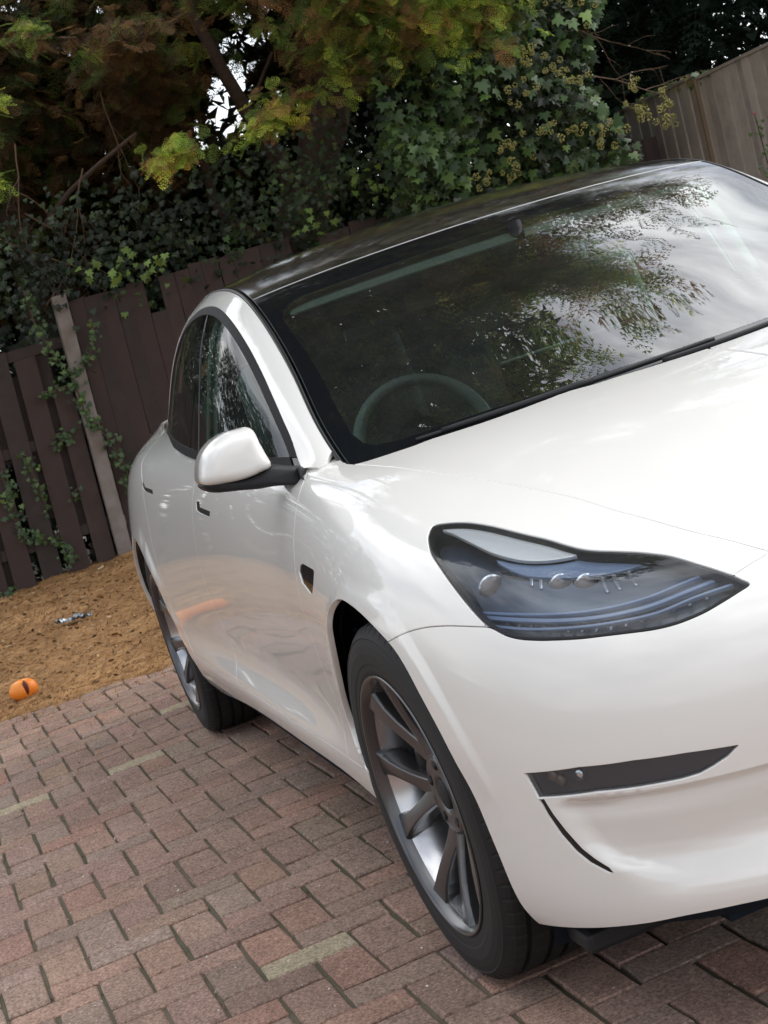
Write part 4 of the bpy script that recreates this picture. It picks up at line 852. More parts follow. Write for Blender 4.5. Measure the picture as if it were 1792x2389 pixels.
for i,(x,y,adj,clr,where) in enumerate([(-8.9,-.55,'pale curled','tan','at the fence foot beside the rear wheel'),(-9.15,-1.05,'orange brown','rust','in the gap under the left panel'),(-7.9,-1.55,'long thin','tan','at the left edge below the fence'),(-7.2,-.75,'small dark','rust','just behind the foil wrapper'),(-6.2,-1.5,'small pale','tan','between the foil wrapper and the orange fruit'),(-5.7,-.85,'single rusty','rust','in the middle of the pale litter')]):
    o=bpy.data.objects.new('fallen_leaf',me);link(o);s=r.uniform(.7,1.2);o.scale=(s,s,s);o.location=(x,y,max(float(lit_h(np.array(x),np.array(y))),0)+.006);o.rotation_euler=(r.normal(0,.3),r.normal(0,.3),r.uniform(0,6.28));o.color=(.50,.36,.22,1) if clr=='tan' else (.34,.17,.07,1)
    o['label']=adj+' dead leaf on the needle litter '+where;o['category']='leaf';o['group']='dead leaves on the needle litter'
def chips(n,seed):
    r=np.random.default_rng(seed);x=r.uniform(-9.3,-4.7,n);y=r.uniform(-2.4,1.0,n);z=lit_h(x,y);ok=z>0;x,y,z=x[ok],y[ok],z[ok];n=len(x);a=r.normal(0,1,(n,3));a[:,2]*=.25;a/=np.linalg.norm(a,axis=1,keepdims=True);b=np.cross(a,r.normal(0,1,(n,3)));b/=np.linalg.norm(b,axis=1,keepdims=True);s=r.uniform(.006,.022,(n,1));p=np.stack([x,y,z+.006],1)
    V=np.stack([p-a*s-b*s*.25,p-a*s*.3+b*s*.35,p+a*s,p+a*s*.2-b*s*.4],1).reshape(-1,3);c=np.array([(.11,.06,.03),(.34,.20,.10),(.48,.33,.19),(.16,.09,.045)])[r.integers(0,4,n)]*r.uniform(.7,1.2,(n,1));return V,np.arange(4*n).reshape(-1,4),np.repeat(c,4,0)
V,F,T_=chips(2600,8);obj('bark_chips',mesh_np('bark_chips',V,F,tint=T_),ND,kind='stuff',label='broken twigs and bark chips mixed in the needle litter',cat='bark chips')
# ------------------------------------------------------------ brown fence with concrete post
WB=[mat('brown_stained_board',(.040,.024,.020),.75,noise=(7,.25,(.062,.037,.031)),bump=(60,.35,.003)),mat('dark_stained_board',(.030,.020,.018),.8,noise=(9,.25,(.048,.032,.027)),bump=(60,.35,.003)),mat('reddish_stained_board',(.050,.025,.021),.72,noise=(6,.25,(.036,.021,.018)),bump=(60,.35,.003))]
FX=-9.40
def leanv(V,y0=0):
    V=np.array(V,float);V[:,1]+=LEAN*V[:,2];return V
bfence=empty('brown_fence',(FX,1.0,0),'dark brown stained board fence with broken boards behind the white car','fence')
def board(parent,x,y,w,z0,z1,th_=.018,mt=None,along='y',tilt=0,skew=0):
    r=RNG;h=w/2
    zs=np.linspace(z0,z1,4);V=[]
    for i,z in enumerate(zs):
        j=r.normal(0,.0015)+tilt*(z-z0);e=skew if i==3 else 0
        for a,b in ((-h,0),(h,0),(h,th_),(-h,th_)):
            zz=z+e*(a/h)
            V.append((x-b,y+a+j,zz) if along=='y' else (x+a+j,y+b,zz))
    F=grid_faces(4,4,True)+[(3,2,1,0),(12,13,14,15)]
    me=mesh_np('board',leanv(V),F)
    bm=bmesh.new();bm.from_mesh(me);bmesh.ops.recalc_face_normals(bm,faces=bm.faces[:]);bm.to_mesh(me);bm.free()
    return obj('board',me,mt or WB[r.integers(3)],parent)
# left hand panel, boards set on both faces of the rails
xs=-.385
gaps=[(-.455,.135,.02,1.36),(-.655,.15,.03,1.62),(-.845,.145,.0,1.70),(-1.045,.15,.02,1.72),(-1.245,.145,.03,1.70),(-1.44,.15,.03,1.73),(-1.64,.145,.02,1.72),(-1.84,.15,.02,1.72),(-2.04,.15,.02,1.72),(-2.24,.15,.02,1.72)]
for y,w,z0,z1 in gaps: board(bfence,FX,y,w,z0,z1,skew=RNG.normal(0,.006))
for y,z0,z1 in ((-.56,.34,1.62),(-.75,.50,1.52),(-.95,.95,1.74),(-1.145,.02,1.70),(-1.34,.3,1.70),(-1.54,.02,1.70),(-1.74,.02,1.70),(-1.94,.02,1.70)): board(bfence,FX-.055,y,.14,z0,z1,mt=WB[1])
for z in (.35,1.02,1.66):
    V,F=box((FX-.036,-1.35,z),(.034,1.98,.075));obj('rail',mesh_np('rail',leanv(V),F),WB[1],bfence)
# right hand panels, close boarded
y=-.20;i=0
while y<4.45:
    w=.112+RNG.uniform(-.008,.010);top=1.905+.012*math.sin(i*1.7)+RNG.normal(0,.006)-.012*max(0,y-1)
    if 3<=i<=4 : top-=.0
    if i in (5,): top=1.66
    if y>1.62: top-=.04
    if i in (15,16): top=1.62
    board(bfence,FX+(.006 if i%2 else 0)+RNG.normal(0,.001),y,w,.02,top,tilt=RNG.normal(0,.0015),skew=RNG.normal(0,.004));y+=w-.003+RNG.uniform(0,.004);i+=1
for z in (.35,1.02,1.62):
    V,F=box((FX-.036,2.1,z),(.034,4.7,.075));obj('rail',mesh_np('rail',leanv(V),F),WB[1],bfence)
CONC=mat('weathered_concrete',(.175,.140,.120),.9,noise=(5,.16,(.27,.235,.215)),bump=(70,.6,.004))
V,F=box((0,0,.985),(.10,.105,1.97));me=mesh_np('concrete_post',leanv(V+np.array([FX+.012,-.318,0])),F);bevel_mesh(me,.010,2)
obj('concrete_post',me,CONC,label='pinkish grey concrete fence post with ivy twining round it',cat='post')
# ------------------------------------------------------------ weathered grey fence on the right
WG=[mat('weathered_grey_board',(.40,.36,.325),.85,noise=(6,.22,(.50,.45,.41)),bump=(50,.4,.003)),mat('pale_grey_board',(.46,.41,.365),.85,noise=(8,.22,(.34,.295,.265)),bump=(50,.4,.003)),mat('dark_grey_board',(.26,.23,.21),.85,noise=(8,.22,(.38,.33,.30)),bump=(50,.4,.003))]
gfence=empty('grey_fence',(-8.5,4.6,0),'weathered grey brown board fence on the right behind the car roof','fence')
x=-10.3;i=0
while x<-4.4:
    w=.098+RNG.uniform(-.006,.008);fr_=1 if i%2 else 0
    board(gfence,x,4.60-(.012 if fr_ else 0),w,.02,(2.13 if x<-8.85 else 2.10)+.0*x,along='x',mt=WG[RNG.integers(3)],tilt=RNG.normal(0,.001));x+=w*.93+.004;i+=1
for z in (.4,1.1,1.8):
    V,F=box((-7.4,4.635,z),(5.9,.035,.07));obj('rail',mesh_np('rail',leanv(V),F),WG[2],gfence)
for x0,x1,zt in ((-10.35,-8.86,2.145),(-8.84,-4.4,2.115)):
    V,F=box(((x0+x1)/2,4.60,zt),(x1-x0,.05,.022));obj('capping',mesh_np('capping',leanv(V),F),WG[2],gfence)
V,F=box((-8.85,4.572,1.06),(.028,.022,2.10));obj('cover_strip',mesh_np('cover_strip',leanv(V),F),mat('tan_strip',(.24,.17,.11),.8,bump=(50,.4,.003)),gfence)
# ------------------------------------------------------------ ivy
def leaf_mesh(sc=1.0,bend=.12):
    pts=np.array([(0,-.1),(.30,-.26),(.62,-.02),(.36,.14),(.54,.48),(.20,.44),(0,.98),(-.20,.44),(-.54,.48),(-.36,.14),(-.62,-.02),(-.30,-.26)])*sc
    V=[(x,y,-bend*(x*x+ .6*y*y)/sc) for x,y in pts]+[(0,.18*sc,.03*sc)]
    return np.array(V),[(i,(i+1)%12,12) for i in range(12)]
LV,LF=leaf_mesh();LFa=np.array(LF)
IVY=attr_mat('ivy_leaf',rough=.42,trans=.22,spec=.45,objcol=True);IVYT=attr_mat('ivy_leaf_mass',rough=.42,trans=.22,spec=.45)
LMesh=[]
for b in (.10,.22):
    V,F=leaf_mesh(1.0,b);me=mesh_np('ivy_leaf',V,F,True);me.materials.append(IVY);LMesh.append(me)
STEM=mat('woody_stem',(.085,.055,.038),.85,bump=(80,.5,.002))
def basis(nrm,updir,rg,spread=.5):
    n=nrm+rg.normal(0,spread,3);n/=np.linalg.norm(n);u=updir+rg.normal(0,.45,3);u-=n*(u@n);u/=np.linalg.norm(u);return np.cross(u,n),u,n
def ivy_col(rg,bright=0):
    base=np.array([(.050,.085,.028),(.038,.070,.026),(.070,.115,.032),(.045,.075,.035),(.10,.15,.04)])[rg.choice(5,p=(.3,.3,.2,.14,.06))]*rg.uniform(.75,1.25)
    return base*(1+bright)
def vine(name,label,paths,dens=95,size=.030,seed=0,x=FX+.03,lift=.035):
    rg=np.random.default_rng(seed);p0=paths[0][0];root=empty(name,(x,p0[0],0),label,'ivy')
    for path in paths:
        P=np.array([(x+.004,y,z) for y,z in path]);P=catmull(P,False,None,5);P[:,1:]+=rg.normal(0,.006,(len(P),2))
        V,F=tube(P,np.linspace(.007,.003,len(P)),6);obj('stem',mesh_np('stem',V,F,True),STEM,root)
        L_=np.linalg.norm(np.diff(P,axis=0),axis=1).sum();n=int(L_*dens)
        for k in range(n):
            t=rg.uniform(0,len(P)-1.001);i=int(t);p=P[i]+(P[i+1]-P[i])*(t-i)+np.array([rg.uniform(.0,lift),rg.normal(0,.030),rg.normal(0,.022)])
            a,u,nn=basis(np.array([1,-.05,.35]),np.array([0,.1,-1]),rg);M_=Matrix((a,u,nn)).transposed().to_4x4()
            o=bpy.data.objects.new('leaf',LMesh[rg.integers(2)]);link(o,root);s=size*rg.uniform(.6,1.25)
            o.matrix_local=Matrix.Translation(Vector(p)-wloc(root))@M_@Matrix.Scale(s,4);o.color=(*ivy_col(rg,.35),1)
    return root
vine('ivy_vine','ivy trailing down across the concrete post from the fence top',[[(-.41,2.06),(-.41,1.87),(-.38,1.69),(-.34,1.54),(-.28,1.4),(-.28,1.23),(-.28,1.09),(-.23,1.03),(-.18,.92),(-.15,.79),(-.12,.66),(-.17,.54)],[(-.03,1.7),(-.09,1.55),(-.16,1.46),(-.26,1.39)],[(-.52,1.36),(-.42,1.34),(-.3,1.34)]],115,.034,1,x=FX+.08)
vine('ivy_vine','thin ivy strand climbing a gap between boards of the left panel',[[(-.76,1.01),(-.75,.87),(-.74,.73),(-.74,.57)]],110,.030,2)
vine('ivy_vine','long ivy strand curling along the foot of the left panel',[[(-.95,.94),(-.95,.82),(-.97,.69),(-.96,.57),(-.94,.45),(-.85,.39),(-.75,.36),(-.70,.25),(-.70,.18)]],120,.034,3)
vine('ivy_vine','small ivy clump poking out beside the concrete post',[[(-.51,1.05),(-.42,1.02),(-.53,.95)]],120,.032,4)
vine('ivy_vine','ivy tuft on the ground at the left edge by the fence foot',[[(-1.26,.12),(-1.16,.10),(-1.14,.04)]],220,.034,5,x=FX+.10)
vine('ivy_vine','low ivy sprig at the foot of the fence nearest the rear wheel',[[(-.73,.06),(-.64,.05),(-.55,.05)]],130,.028,6,x=FX+.12)
vine('ivy_vine','tiny ivy tuft in the lower gap of the left panel',[[(-.54,.60),(-.48,.65)]],160,.028,7)
def leaf_cloud(n,fun,rg,size,colf,nrm=np.array([1,-.3,.45]),spread=.55):
    Vs=np.empty((n,13,3));T_=np.empty((n,13,3))
    for k in range(n):
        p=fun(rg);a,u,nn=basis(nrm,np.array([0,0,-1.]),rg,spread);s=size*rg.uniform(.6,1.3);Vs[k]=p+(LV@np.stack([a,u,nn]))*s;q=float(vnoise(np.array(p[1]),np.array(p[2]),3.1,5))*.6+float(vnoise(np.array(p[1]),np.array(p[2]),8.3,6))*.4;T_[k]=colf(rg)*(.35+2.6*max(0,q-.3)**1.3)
    F=(LFa[None]+np.arange(n)[:,None,None]*13).reshape(-1,3);return Vs.reshape(-1,3),F,T_.reshape(-1,3)
# ivy along the top of the brown fence
rg=np.random.default_rng(31)
def ftop(rg):
    y=rg.uniform(-2.3,3.0);d=vnoise(np.array(y),np.array(3.),1.7,44);z=1.80+LEAN*0+rg.triangular(-.10-.22*max(0,float(d)-.45),.35,.95);return np.array([FX-.02+rg.uniform(-.25,.16),y+LEAN*z,z-.02*max(0,y)])
iv=empty('ivy_hedge',(FX,.5,1.8),'dark ivy spilling over the top of the brown fence','ivy')
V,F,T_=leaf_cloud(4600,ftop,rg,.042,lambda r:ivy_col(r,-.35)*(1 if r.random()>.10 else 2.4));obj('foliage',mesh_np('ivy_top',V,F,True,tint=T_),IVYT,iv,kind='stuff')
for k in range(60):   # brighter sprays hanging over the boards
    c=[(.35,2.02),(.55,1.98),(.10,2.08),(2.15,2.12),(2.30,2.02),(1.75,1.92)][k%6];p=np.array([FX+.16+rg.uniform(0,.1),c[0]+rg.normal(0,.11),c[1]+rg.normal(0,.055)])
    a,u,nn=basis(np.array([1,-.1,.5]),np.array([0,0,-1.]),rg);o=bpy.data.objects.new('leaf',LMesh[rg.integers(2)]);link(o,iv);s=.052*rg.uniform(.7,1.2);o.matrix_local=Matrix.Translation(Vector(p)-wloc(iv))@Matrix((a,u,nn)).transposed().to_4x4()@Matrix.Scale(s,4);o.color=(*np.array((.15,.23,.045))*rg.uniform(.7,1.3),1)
# flowering ivy mass at the corner of the two fences
im=empty('flowering_ivy',(-9.0,3.6,0),'big bush of glossy ivy with yellow green flower heads in the fence corner','ivy bush')
def mass_pt(rg,front=False):
    while True:
        y=rg.uniform(2.2,4.75);z=rg.uniform(.9,3.3)
        top=3.25-.25*abs(y-3.4) if y<4.2 else 2.95-1.2*(y-4.2);bot=1.0
        lim=3.72+.35*vnoise(np.array(z),np.array(1.),2.3,8)+ .35*max(0,z-2.05)
        if y>lim or z>top: continue
        d=.45*float(vnoise(np.array(y),np.array(z),1.9,61))+.25*float(vnoise(np.array(y),np.array(z),5,62));x=-9.25+d+(0 if front else -abs(rg.normal(0,.18)))
        if front: x+=rg.uniform(0,.05)
        return np.array([x,y+LEAN*z*.5,z])
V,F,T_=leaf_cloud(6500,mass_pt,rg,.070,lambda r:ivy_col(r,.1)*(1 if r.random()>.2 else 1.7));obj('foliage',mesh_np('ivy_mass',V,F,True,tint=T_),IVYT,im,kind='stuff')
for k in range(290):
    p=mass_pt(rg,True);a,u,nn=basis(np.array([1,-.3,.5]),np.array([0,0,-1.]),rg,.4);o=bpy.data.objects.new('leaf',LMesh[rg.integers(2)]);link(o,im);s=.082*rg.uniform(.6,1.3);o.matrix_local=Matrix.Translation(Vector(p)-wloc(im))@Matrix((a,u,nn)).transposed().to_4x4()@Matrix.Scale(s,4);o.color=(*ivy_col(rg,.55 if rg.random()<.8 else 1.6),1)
UMB=mat('ivy_flower_head',(.26,.25,.07),.7,noise=(40,.3,(.36,.33,.11)))
bm=bmesh.new();rr=np.random.default_rng(3)
for k in range(22):
    d=rr.normal(0,1,3);d/=np.linalg.norm(d)
    if d[2]<-.4: continue
    M_=Matrix.Translation(Vector(d*.024));bmesh.ops.create_icosphere(bm,subdivisions=1,radius=.0058,matrix=M_)
UM=bpy.data.meshes.new('flower_head');bm.to_mesh(UM);bm.free();UM.materials.append(UMB)
clus=[(3.05,2.02),(3.15,1.86),(3.35,2.10),(3.6,1.98),(3.75,1.86),(3.55,2.45),(3.70,2.36),(4.05,1.95),(4.25,1.85),(4.1,2.2),(3.3,2.6),(2.85,1.86),(4.35,2.02),(3.9,2.85),(3.75,3.0),(3.5,3.05),(3.2,2.35)]
for c in clus:
    for k in range(7):
        y,z=c[0]+rg.normal(0,.07),c[1]+rg.normal(0,.05);d=.45*float(vnoise(np.array(y),np.array(z),1.9,61))+.25*float(vnoise(np.array(y),np.array(z),5,62))
        o=bpy.data.objects.new('flower_head',UM);link(o,im);o.location=Vector((-9.17+d+rg.uniform(0,.05),y+LEAN*z*.5,z))-wloc(im);o.rotation_euler=tuple(rg.uniform(0,6,3));s=rg.uniform(.7,1.3);o.scale=(s,s,s)
# ivy and flowers creeping along the capping of the grey fence
rr=empty('ivy_runner',(-9.3,4.62,2.0),'ivy runner with flower heads along the top of the grey fence','ivy')
for k in range(130):
    x=rg.uniform(-10.2,-8.65);z=2.06+rg.uniform(0,.14)*(1-.5*(x+10.2)/1.6);p=np.array([x,4.64+LEAN*z+rg.normal(0,.04),z])
    if rg.random()<.3:
        o=bpy.data.objects.new('flower_head',UM);link(o,rr);o.location=Vector(p)-wloc(rr);continue
    a,u,nn=basis(np.array([.6,-1,.5]),np.array([0,0,1.]),rg);o=bpy.data.objects.new('leaf',LMesh[0]);link(o,rr);o.matrix_local=Matrix.Translation(Vector(p)-wloc(rr))@Matrix((a,u,nn)).transposed().to_4x4()@Matrix.Scale(.045*rg.uniform(.7,1.3),4);o.color=(*ivy_col(rg,.5),1)
# rose sprig in front of the grey fence
rs=empty('rose_sprig',(-7.75,4.45,0),'thin rose stem with one pink bud against the grey fence','rose')
P=catmull([(-7.75,4.45,.2),(-7.70,4.47,.8),(-7.78,4.5,1.3),(-7.86,4.55,1.68)],False,None,6);V,F=tube(P,.005,6);obj('stem',mesh_np('stem',V,F,True),STEM,rs)
for k in range(46):
    t=rg.uniform(6,len(P)-1.1);i=int(t);p=P[i]+rg.normal(0,.035,3);a,u,nn=basis(np.array([1,-.6,.3]),np.array([0,0,-1.]),rg);o=bpy.data.objects.new('leaf',LMesh[0]);link(o,rs);o.matrix_local=Matrix.Translation(Vector(p)-wloc(rs))@Matrix((a,u,nn)).transposed().to_4x4()@Matrix.Scale(.024*rg.uniform(.7,1.3),4);o.color=(.10,.19,.06,1)
V,F=blob((-7.86,4.55,1.70),(.012,.012,.015),12,8);obj('bud',mesh_np('bud',V,F,True),mat('pink_petal',(.38,.14,.13),.6),rs)
# ------------------------------------------------------------ conifers
def frond_proto(seed,n=9,L0=1.0):
    """flat feathery spray along +y: short branchlets each set with scale-like leaf tips"""
    rg=np.random.default_rng(seed);V=[];F=[]
    def quad(a,b,w):
        d=b-a;s=np.array([-d[1],d[0],0]);s/=np.linalg.norm(s)+1e-9;k=len(V);V.extend([a-s*w*1.25,a+s*w*1.25,b]);F.append((k,k+1,k+2))
    y=0;side=1;pz=-.10
    for i in range(n):
        t=i/(n-1);a=np.array([0,t*.9,pz*t*t]);b=np.array([0,(i+1)/(n-1)*.9,pz*((i+1)/(n-1))**2]);
        if i<n-1: quad(a,b,.012)
        for s in (1,-1):
            ln=(.42*(1-t)**.75+.07)*rg.uniform(.75,1.15);an=math.radians(rg.uniform(38,55));e=a+np.array([s*ln*math.sin(an),ln*math.cos(an),-.05*ln+rg.normal(0,.02)]);quad(a,e,.011)
            m=max(2,int(ln*11))
            for j in range(1,m+1):
                q=a+(e-a)*j/m;l2=(.13*(1-j/(m+1))+.035)*rg.uniform(.8,1.2)
                for s2 in (1,-1):
                    an2=math.atan2((e-a)[0],(e-a)[1])+s2*math.radians(38);quad(q,q+np.array([l2*math.sin(an2),l2*math.cos(an2),rg.normal(0,.012)]),.013)
    V=np.array(V);return V,np.array(F)
FPF=[frond_proto(i,8) for i in range(5)];FPC=[frond_proto(10+i,5) for i in range(5)]
FOL=attr_mat('conifer_spray',rough=.62,trans=.52,spec=.2)
GREENS=np.array([(.115,.155,.030),(.075,.110,.026),(.050,.075,.022),(.21,.22,.045)]);BROWN=np.array([(.120,.070,.032),(.075,.046,.024),(.17,.095,.040)])
def sprays(pts,dirs,sizes,cols,rg,fine=True):
    FP=FPF if fine else FPC
    Vs=[];Fs=[];Ts=[];o=0
    for k in range(5):
        m=np.arange(len(pts))%5==k;V,F=FP[k];P=pts[m];D=dirs[m];S_=sizes[m];C_=cols[m];n=len(P)
        y=D/np.linalg.norm(D,axis=1,keepdims=True);z=np.array([0,0,1.])+rg.normal(0,.45,(n,3));z-=y*(z*y).sum(1,keepdims=True);z/=np.linalg.norm(z,axis=1,keepdims=True);x=np.cross(y,z)
        B_=np.stack([x,y,z],1);W_=np.einsum('vk,nkc->nvc',V,B_)*S_[:,None,None]+P[:,None]
        t=V[:,1][None,:,None];T_=C_[:,None]*(.8+.45*t)
        Vs.append(W_.reshape(-1,3));Fs.append((F[None]+np.arange(n)[:,None,None]*len(V)).reshape(-1,3)+o);Ts.append(T_.reshape(-1,3));o+=n*len(V)
    return np.concatenate(Vs),np.concatenate(Fs),np.concatenate(Ts)
def limb(pts,r0,r1,n=8):
    P=catmull(pts,False,None,5);return tube(P,np.linspace(r0,r1,len(P)),n)
BARK=mat('conifer_bark',(.060,.036,.026),.9,noise=(12,.25,(.10,.062,.045)),bump=(35,1.0,.015));TWIG=mat('bare_twig',(.14,.085,.055),.85)
GAPS=[(1.30,2.80,.17,.16,.94),(1.42,3.02,.19,.13,.82),(1.15,2.70,.20,.12,.7),(1.55,3.25,.25,.08,.8),(1.62,3.42,.20,.07,.9),(.28,3.55,.055,.09,.97),(.20,3.42,.03,.04,1)]
_g=np.random.default_rng(9)
for _ in range(60): GAPS.append((_g.uniform(-.3,2.1),_g.uniform(2.3,3.8),_g.uniform(.018,.042),_g.uniform(.018,.05),1.0))
def gapok(p,rg):
    # openings in the canopy where daylight comes through; each is a tunnel shaped along the camera's line of sight
    k=11.9/(2.9-p[:,0]);y=-1.52+(p[:,1]+1.52)*k;z=1.18+(p[:,2]-1.18)*k;ok=np.ones(len(p),bool);r=rg.random(len(p))
    for a,b,c,d,q in GAPS: ok&=~((((y-a)/c)**2+((z-b)/d)**2<1)&(r<q)&(p[:,0]<-8.8))
    return ok
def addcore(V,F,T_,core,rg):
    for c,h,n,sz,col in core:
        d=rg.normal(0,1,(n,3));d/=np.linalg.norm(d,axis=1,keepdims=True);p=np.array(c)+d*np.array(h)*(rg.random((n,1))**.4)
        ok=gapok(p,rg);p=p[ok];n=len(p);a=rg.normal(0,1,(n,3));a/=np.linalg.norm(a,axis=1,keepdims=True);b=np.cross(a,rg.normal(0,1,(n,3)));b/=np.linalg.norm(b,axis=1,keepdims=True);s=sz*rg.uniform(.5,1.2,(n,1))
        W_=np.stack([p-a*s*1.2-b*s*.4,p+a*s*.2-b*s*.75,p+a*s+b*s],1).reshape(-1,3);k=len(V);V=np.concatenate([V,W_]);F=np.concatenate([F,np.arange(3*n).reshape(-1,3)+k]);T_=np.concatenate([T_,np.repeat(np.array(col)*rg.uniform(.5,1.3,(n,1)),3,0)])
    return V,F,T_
def conifer(label,base,trunks,boxes,seed,twigs=0,core=(),group='conifers behind the brown fence'):
    """trunks: list of (points, r0, r1); boxes: (centre, half size, count, brown share, size, drop, sunlit colour gain)"""
    rg=np.random.default_rng(seed);t=empty('conifer_tree',base,label,'tree',group)
    for i,(P,r0,r1) in enumerate(trunks):
        V,F=limb(P,r0,r1,12 if i==0 else 8);V=V+np.stack([vnoise(V[:,1]*9,V[:,2]*9,1,k)-.5 for k in range(3)],1)*r0*.25;obj('trunk' if i==0 else 'limb',mesh_np('trunk',V,F,True),BARK,t)
    PT=[];DR=[];SZ=[];CL=[]
    for c,h,n,br,sz,drop,gl in boxes:
        c=np.array(c);h=np.array(h);m=0
        cl=c+rg.normal(0,.5,(max(4,n//14),3))*h
        i=rg.integers(0,len(cl),n);p=cl[i]+rg.normal(0,.22,(n,3))*np.minimum(h,.9)
        ok=(np.abs(p-c)<h*1.15).all(1)&gapok(p,rg);p=p[ok];n=len(p)
        a=rg.uniform(0,2*math.pi,n);d=np.stack([np.cos(a)*.8+.35,np.sin(a)*.8,-drop+rg.normal(0,.3,n)],1)
        cb=rg.random(len(cl))<br;isb=np.where(rg.random(n)<.75,cb[i[ok]],rg.random(n)<br)
        col=np.where(isb[:,None],BROWN[rg.integers(0,3,n)],GREENS[rg.choice(4,n,p=(.34,.26,.2,.2) if gl>.5 else (.2,.3,.45,.05))])*rg.uniform(.65,1.3,(n,1))*(.75+.85*gl)  # gl brightens clump colour, high values stand in for missing sunlight
        PT.append(p);DR.append(d);SZ.append(sz*rg.uniform(.65,1.25,n));CL.append(col)
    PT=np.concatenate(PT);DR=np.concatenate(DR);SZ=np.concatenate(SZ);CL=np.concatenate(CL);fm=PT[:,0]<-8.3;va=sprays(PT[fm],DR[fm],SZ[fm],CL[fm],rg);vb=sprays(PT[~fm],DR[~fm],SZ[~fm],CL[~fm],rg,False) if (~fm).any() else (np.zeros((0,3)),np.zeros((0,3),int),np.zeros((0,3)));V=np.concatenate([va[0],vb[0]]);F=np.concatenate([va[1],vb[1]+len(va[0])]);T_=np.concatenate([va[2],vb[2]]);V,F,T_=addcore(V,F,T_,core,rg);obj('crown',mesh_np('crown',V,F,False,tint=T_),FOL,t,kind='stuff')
    return t,rg
NT=0
# main leaning conifer with the thick trunk seen above the car roof
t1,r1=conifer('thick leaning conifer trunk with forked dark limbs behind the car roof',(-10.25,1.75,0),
 [([(-10.25,1.55,0),(-10.25,1.62,1.0),(-10.2,1.80,1.9),(-10.2,2.08,2.35),(-10.2,2.36,2.8),(-10.1,2.75,3.6),(-10.0,2.9,5.5),(-10,3.0,8)],.24,.10),
  ([(-10.2,1.75,1.85),(-10.15,1.85,2.2),(-10.1,1.80,2.6),(-10.1,1.65,3.1),(-10,1.4,4.2)],.09,.04),
  ([(-10.2,1.75,1.8),(-10.15,1.45,2.05),(-10.1,1.25,2.3),(-10.0,1.22,2.7),(-9.9,1.0,3.3)],.06,.025),
  ([(-10.1,2.75,3.6),(-9,2.6,3.9),(-7.6,2.2,4.25),(-6,1.6,4.6)],.06,.02),
  ([(-10.1,2.8,4.2),(-8.5,1.9,4.9),(-6.5,1.0,5.3),(-4.2,.2,5.4)],.06,.02)],
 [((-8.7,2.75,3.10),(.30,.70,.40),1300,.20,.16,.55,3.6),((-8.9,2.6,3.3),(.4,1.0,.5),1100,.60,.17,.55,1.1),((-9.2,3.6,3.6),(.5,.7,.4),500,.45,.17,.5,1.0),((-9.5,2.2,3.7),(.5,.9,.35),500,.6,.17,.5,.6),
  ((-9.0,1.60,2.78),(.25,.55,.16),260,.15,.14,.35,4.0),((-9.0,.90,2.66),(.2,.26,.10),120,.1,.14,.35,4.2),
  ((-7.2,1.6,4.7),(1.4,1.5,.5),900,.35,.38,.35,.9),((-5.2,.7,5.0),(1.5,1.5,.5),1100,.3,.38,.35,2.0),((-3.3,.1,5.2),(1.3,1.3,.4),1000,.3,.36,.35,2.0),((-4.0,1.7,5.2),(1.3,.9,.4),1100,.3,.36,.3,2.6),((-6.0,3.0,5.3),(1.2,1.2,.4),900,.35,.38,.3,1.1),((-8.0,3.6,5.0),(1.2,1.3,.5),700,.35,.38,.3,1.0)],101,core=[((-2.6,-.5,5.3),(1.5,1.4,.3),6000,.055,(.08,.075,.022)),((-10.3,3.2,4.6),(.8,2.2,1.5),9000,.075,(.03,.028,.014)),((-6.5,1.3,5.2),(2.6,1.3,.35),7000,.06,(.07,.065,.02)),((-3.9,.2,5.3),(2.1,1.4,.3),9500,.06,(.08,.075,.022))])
t2,r2=conifer('dark brown conifer thicket above the left fence panel',(-10.4,-.3,0),
 [([(-10.4,-.3,0),(-10.4,-.25,2),(-10.35,-.1,4),(-10.3,0,7)],.16,.07),([(-10.4,-.2,2.4),(-9.9,.2,2.7),(-9.4,.7,2.9)],.03,.012),([(-10.4,-.2,3.2),(-9.8,-.7,3.5),(-9.2,-1.2,3.6)],.03,.012),
  ([(-10.3,-.1,4.2),(-8.5,-.6,4.7),(-6.2,-1.0,4.9)],.05,.02)],
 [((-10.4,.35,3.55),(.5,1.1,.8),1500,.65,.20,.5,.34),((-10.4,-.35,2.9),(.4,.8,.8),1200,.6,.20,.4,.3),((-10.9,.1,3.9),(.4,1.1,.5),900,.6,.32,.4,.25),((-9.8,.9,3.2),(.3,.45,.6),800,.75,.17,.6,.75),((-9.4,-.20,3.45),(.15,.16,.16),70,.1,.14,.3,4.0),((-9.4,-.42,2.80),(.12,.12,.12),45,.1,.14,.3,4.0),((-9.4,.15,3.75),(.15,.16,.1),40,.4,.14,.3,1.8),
  ((-9.4,.75,3.55),(.25,.5,.2),200,.7,.16,.5,.9),((-6.6,-.9,4.9),(1.6,1.2,.4),800,.4,.38,.35,.9),((-4.2,-1.2,5.1),(1.4,1.0,.4),1100,.35,.38,.35,1.0)],102,core=[((-10.9,-.2,3.2),(.5,1.5,1.6),11000,.065,(.034,.024,.013)),((-5.2,-1.3,5.2),(3.0,1.2,.3),8500,.06,(.07,.06,.02))])
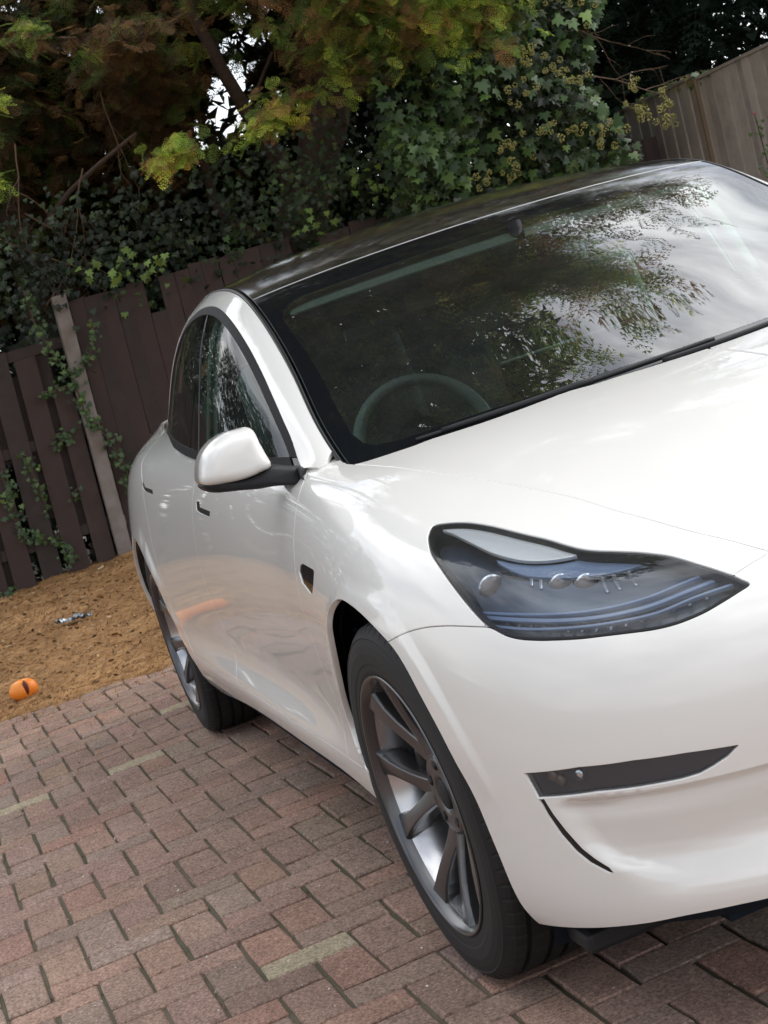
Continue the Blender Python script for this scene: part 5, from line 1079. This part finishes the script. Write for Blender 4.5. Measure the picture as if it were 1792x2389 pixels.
t3,r3=conifer('dark conifer with upswept limbs between thicket and thick trunk',(-10.9,1.1,0),
 [([(-10.9,.9,0),(-10.9,.95,2),(-10.9,1.1,4),(-10.9,1.1,7)],.13,.06),([(-10.9,1.0,2.5),(-10.4,1.5,2.7),(-10.0,2.0,3.3)],.03,.012)],
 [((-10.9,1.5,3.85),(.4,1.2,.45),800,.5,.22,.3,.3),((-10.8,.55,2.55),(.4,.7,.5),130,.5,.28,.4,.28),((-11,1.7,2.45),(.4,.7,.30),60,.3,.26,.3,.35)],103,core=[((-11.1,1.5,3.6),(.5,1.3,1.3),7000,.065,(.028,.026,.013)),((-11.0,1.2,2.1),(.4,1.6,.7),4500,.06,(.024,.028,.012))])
# dense evergreen bank farther back on the right, dark blue green
def bank(label,c,h,n,seed,size,col):
    rg=np.random.default_rng(seed);t=empty('evergreen_tree',(c[0],c[1],0),label,'tree')
    V,F=limb([(c[0],c[1],0),(c[0],c[1],c[2]),(c[0],c[1]+.1,c[2]+h[2])],.14,.05);obj('trunk',mesh_np('trunk',V,F,True),BARK,t)
    d=rg.normal(0,1,(n,3));d/=np.linalg.norm(d,axis=1,keepdims=True);rr_=rg.uniform(.55,1,n)**.5;p=np.array(c)+d*np.array(h)*rr_[:,None]*(1+.18*(vnoise(d[:,0]*2,d[:,1]*2+d[:,2]*3,2,seed)-.5))[:,None]
    if c[0]<-10.8: ok=gapok(p,rg)&gapok(p,rg);p=p[ok];d=d[ok];n=len(p)
    V,F,T_=sprays(p,d+rg.normal(0,.5,(n,3))+[0,0,-.3],size*rg.uniform(.7,1.2,n),np.array(col)*rg.uniform(.6,1.3,(n,1)),rg,False);V,F,T_=addcore(V,F,T_,[(c,h,int(1500*h[1]*h[2])+2500,.075,np.array(col)*.8)],rg);obj('crown',mesh_np('crown',V,F,tint=T_),FOL,t,kind='stuff')
bank('dark blue green evergreen rising behind the grey fence at the right edge',(-11.2,7.0,2.9),(1.3,2.3,2.2),2600,201,.42,(.020,.038,.026))
bank('dark evergreen standing behind the flowering ivy corner',(-11.4,4.6,2.8),(1.0,1.7,2.0),2200,202,.40,(.024,.040,.024))
bank('tall dark evergreen far behind the middle of the brown fence',(-13.0,3.0,3.4),(1.0,1.5,1.9),1400,203,.42,(.022,.034,.020))
bank('dark bush far behind the left panel of the brown fence',(-12.8,-.9,2.7),(.8,1.8,2.5),2600,204,.38,(.030,.045,.020))
bank('low pale green shrub glimpsed through the limbs behind the fence',(-12.8,1.6,1.7),(.6,1.7,.85),700,205,.34,(.09,.13,.05))
# bare twigs hanging in front of the thicket
def twig_tree(label,starts,seed):
    rg=np.random.default_rng(seed);t=empty('bare_twigs',tuple(starts[0]),label,'twigs');
    for s in starts:
        def grow(p,d,L_,r,depth):
            n=6;P=[p]
            for i in range(n): d=d+rg.normal(0,.13,3)+np.array([0,0,-.04]);d/=np.linalg.norm(d);P.append(P[-1]+d*L_/n)
            V,F=tube(P,np.linspace(r,r*.45,len(P)),5);out.append((V,F))
            if depth:
                for j in range(3):
                    i=rg.integers(2,n+1);grow(P[i],d+rg.normal(0,.55,3),L_*rg.uniform(.4,.65),r*.55,depth-1)
        out=[];grow(np.array(s,float),np.array([rg.uniform(-.1,.3),rg.uniform(-.2,1),-.45]),.75,.0065,2);V,F=join(out);obj('twig',mesh_np('twig',V,F),TWIG,t)
twig_tree('thin bare twigs hanging above the left fence panel',[(-9.7,-.3,3.0),(-9.7,-.1,3.1),(-9.65,.3,2.8),(-9.6,-.45,2.5),(-9.7,.6,3.3),(-9.6,-.2,2.6)],301)
twig_tree('bare twigs with dead tips reaching right above the ivy bush',[(-9.1,3.9,2.5),(-9.0,4.1,2.75),(-9.1,3.6,3.0)],302)

bank('broad evergreen beyond the left end of the brown fence',(-12.0,-5.2,2.6),(1.2,2.6,2.2),900,206,.45,(.040,.058,.026))
# dark leaves added behind the brown fence so its board gaps look shaded
rg=np.random.default_rng(77)
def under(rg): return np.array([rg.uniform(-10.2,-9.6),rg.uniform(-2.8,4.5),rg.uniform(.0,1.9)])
V,F,T_=leaf_cloud(5200,under,rg,.085,lambda r:ivy_col(r,-.55));ug=obj('leaf_backing',mesh_np('leaf_backing',V,F,True,tint=T_),IVYT,kind='stuff',label='dark leaf backing added behind the brown fence so its board gaps look shaded',cat='leaf_backing')
# trees that carry the row on to the left, seen in the side glass and paint
lf=empty('side_fence',(FX,-2.9,0),'short run of brown boards beyond the left edge of the view','fence')
for k in range(5): board(lf,FX,-2.45-.2*k,.185,.02,1.74,mt=WB[k%3])

#print('TRIS',sum(sum(len(p.vertices)-2 for p in o.data.polygons) for o in SC.objects if o.type=='MESH' and o.get('kind')=='stuff'))
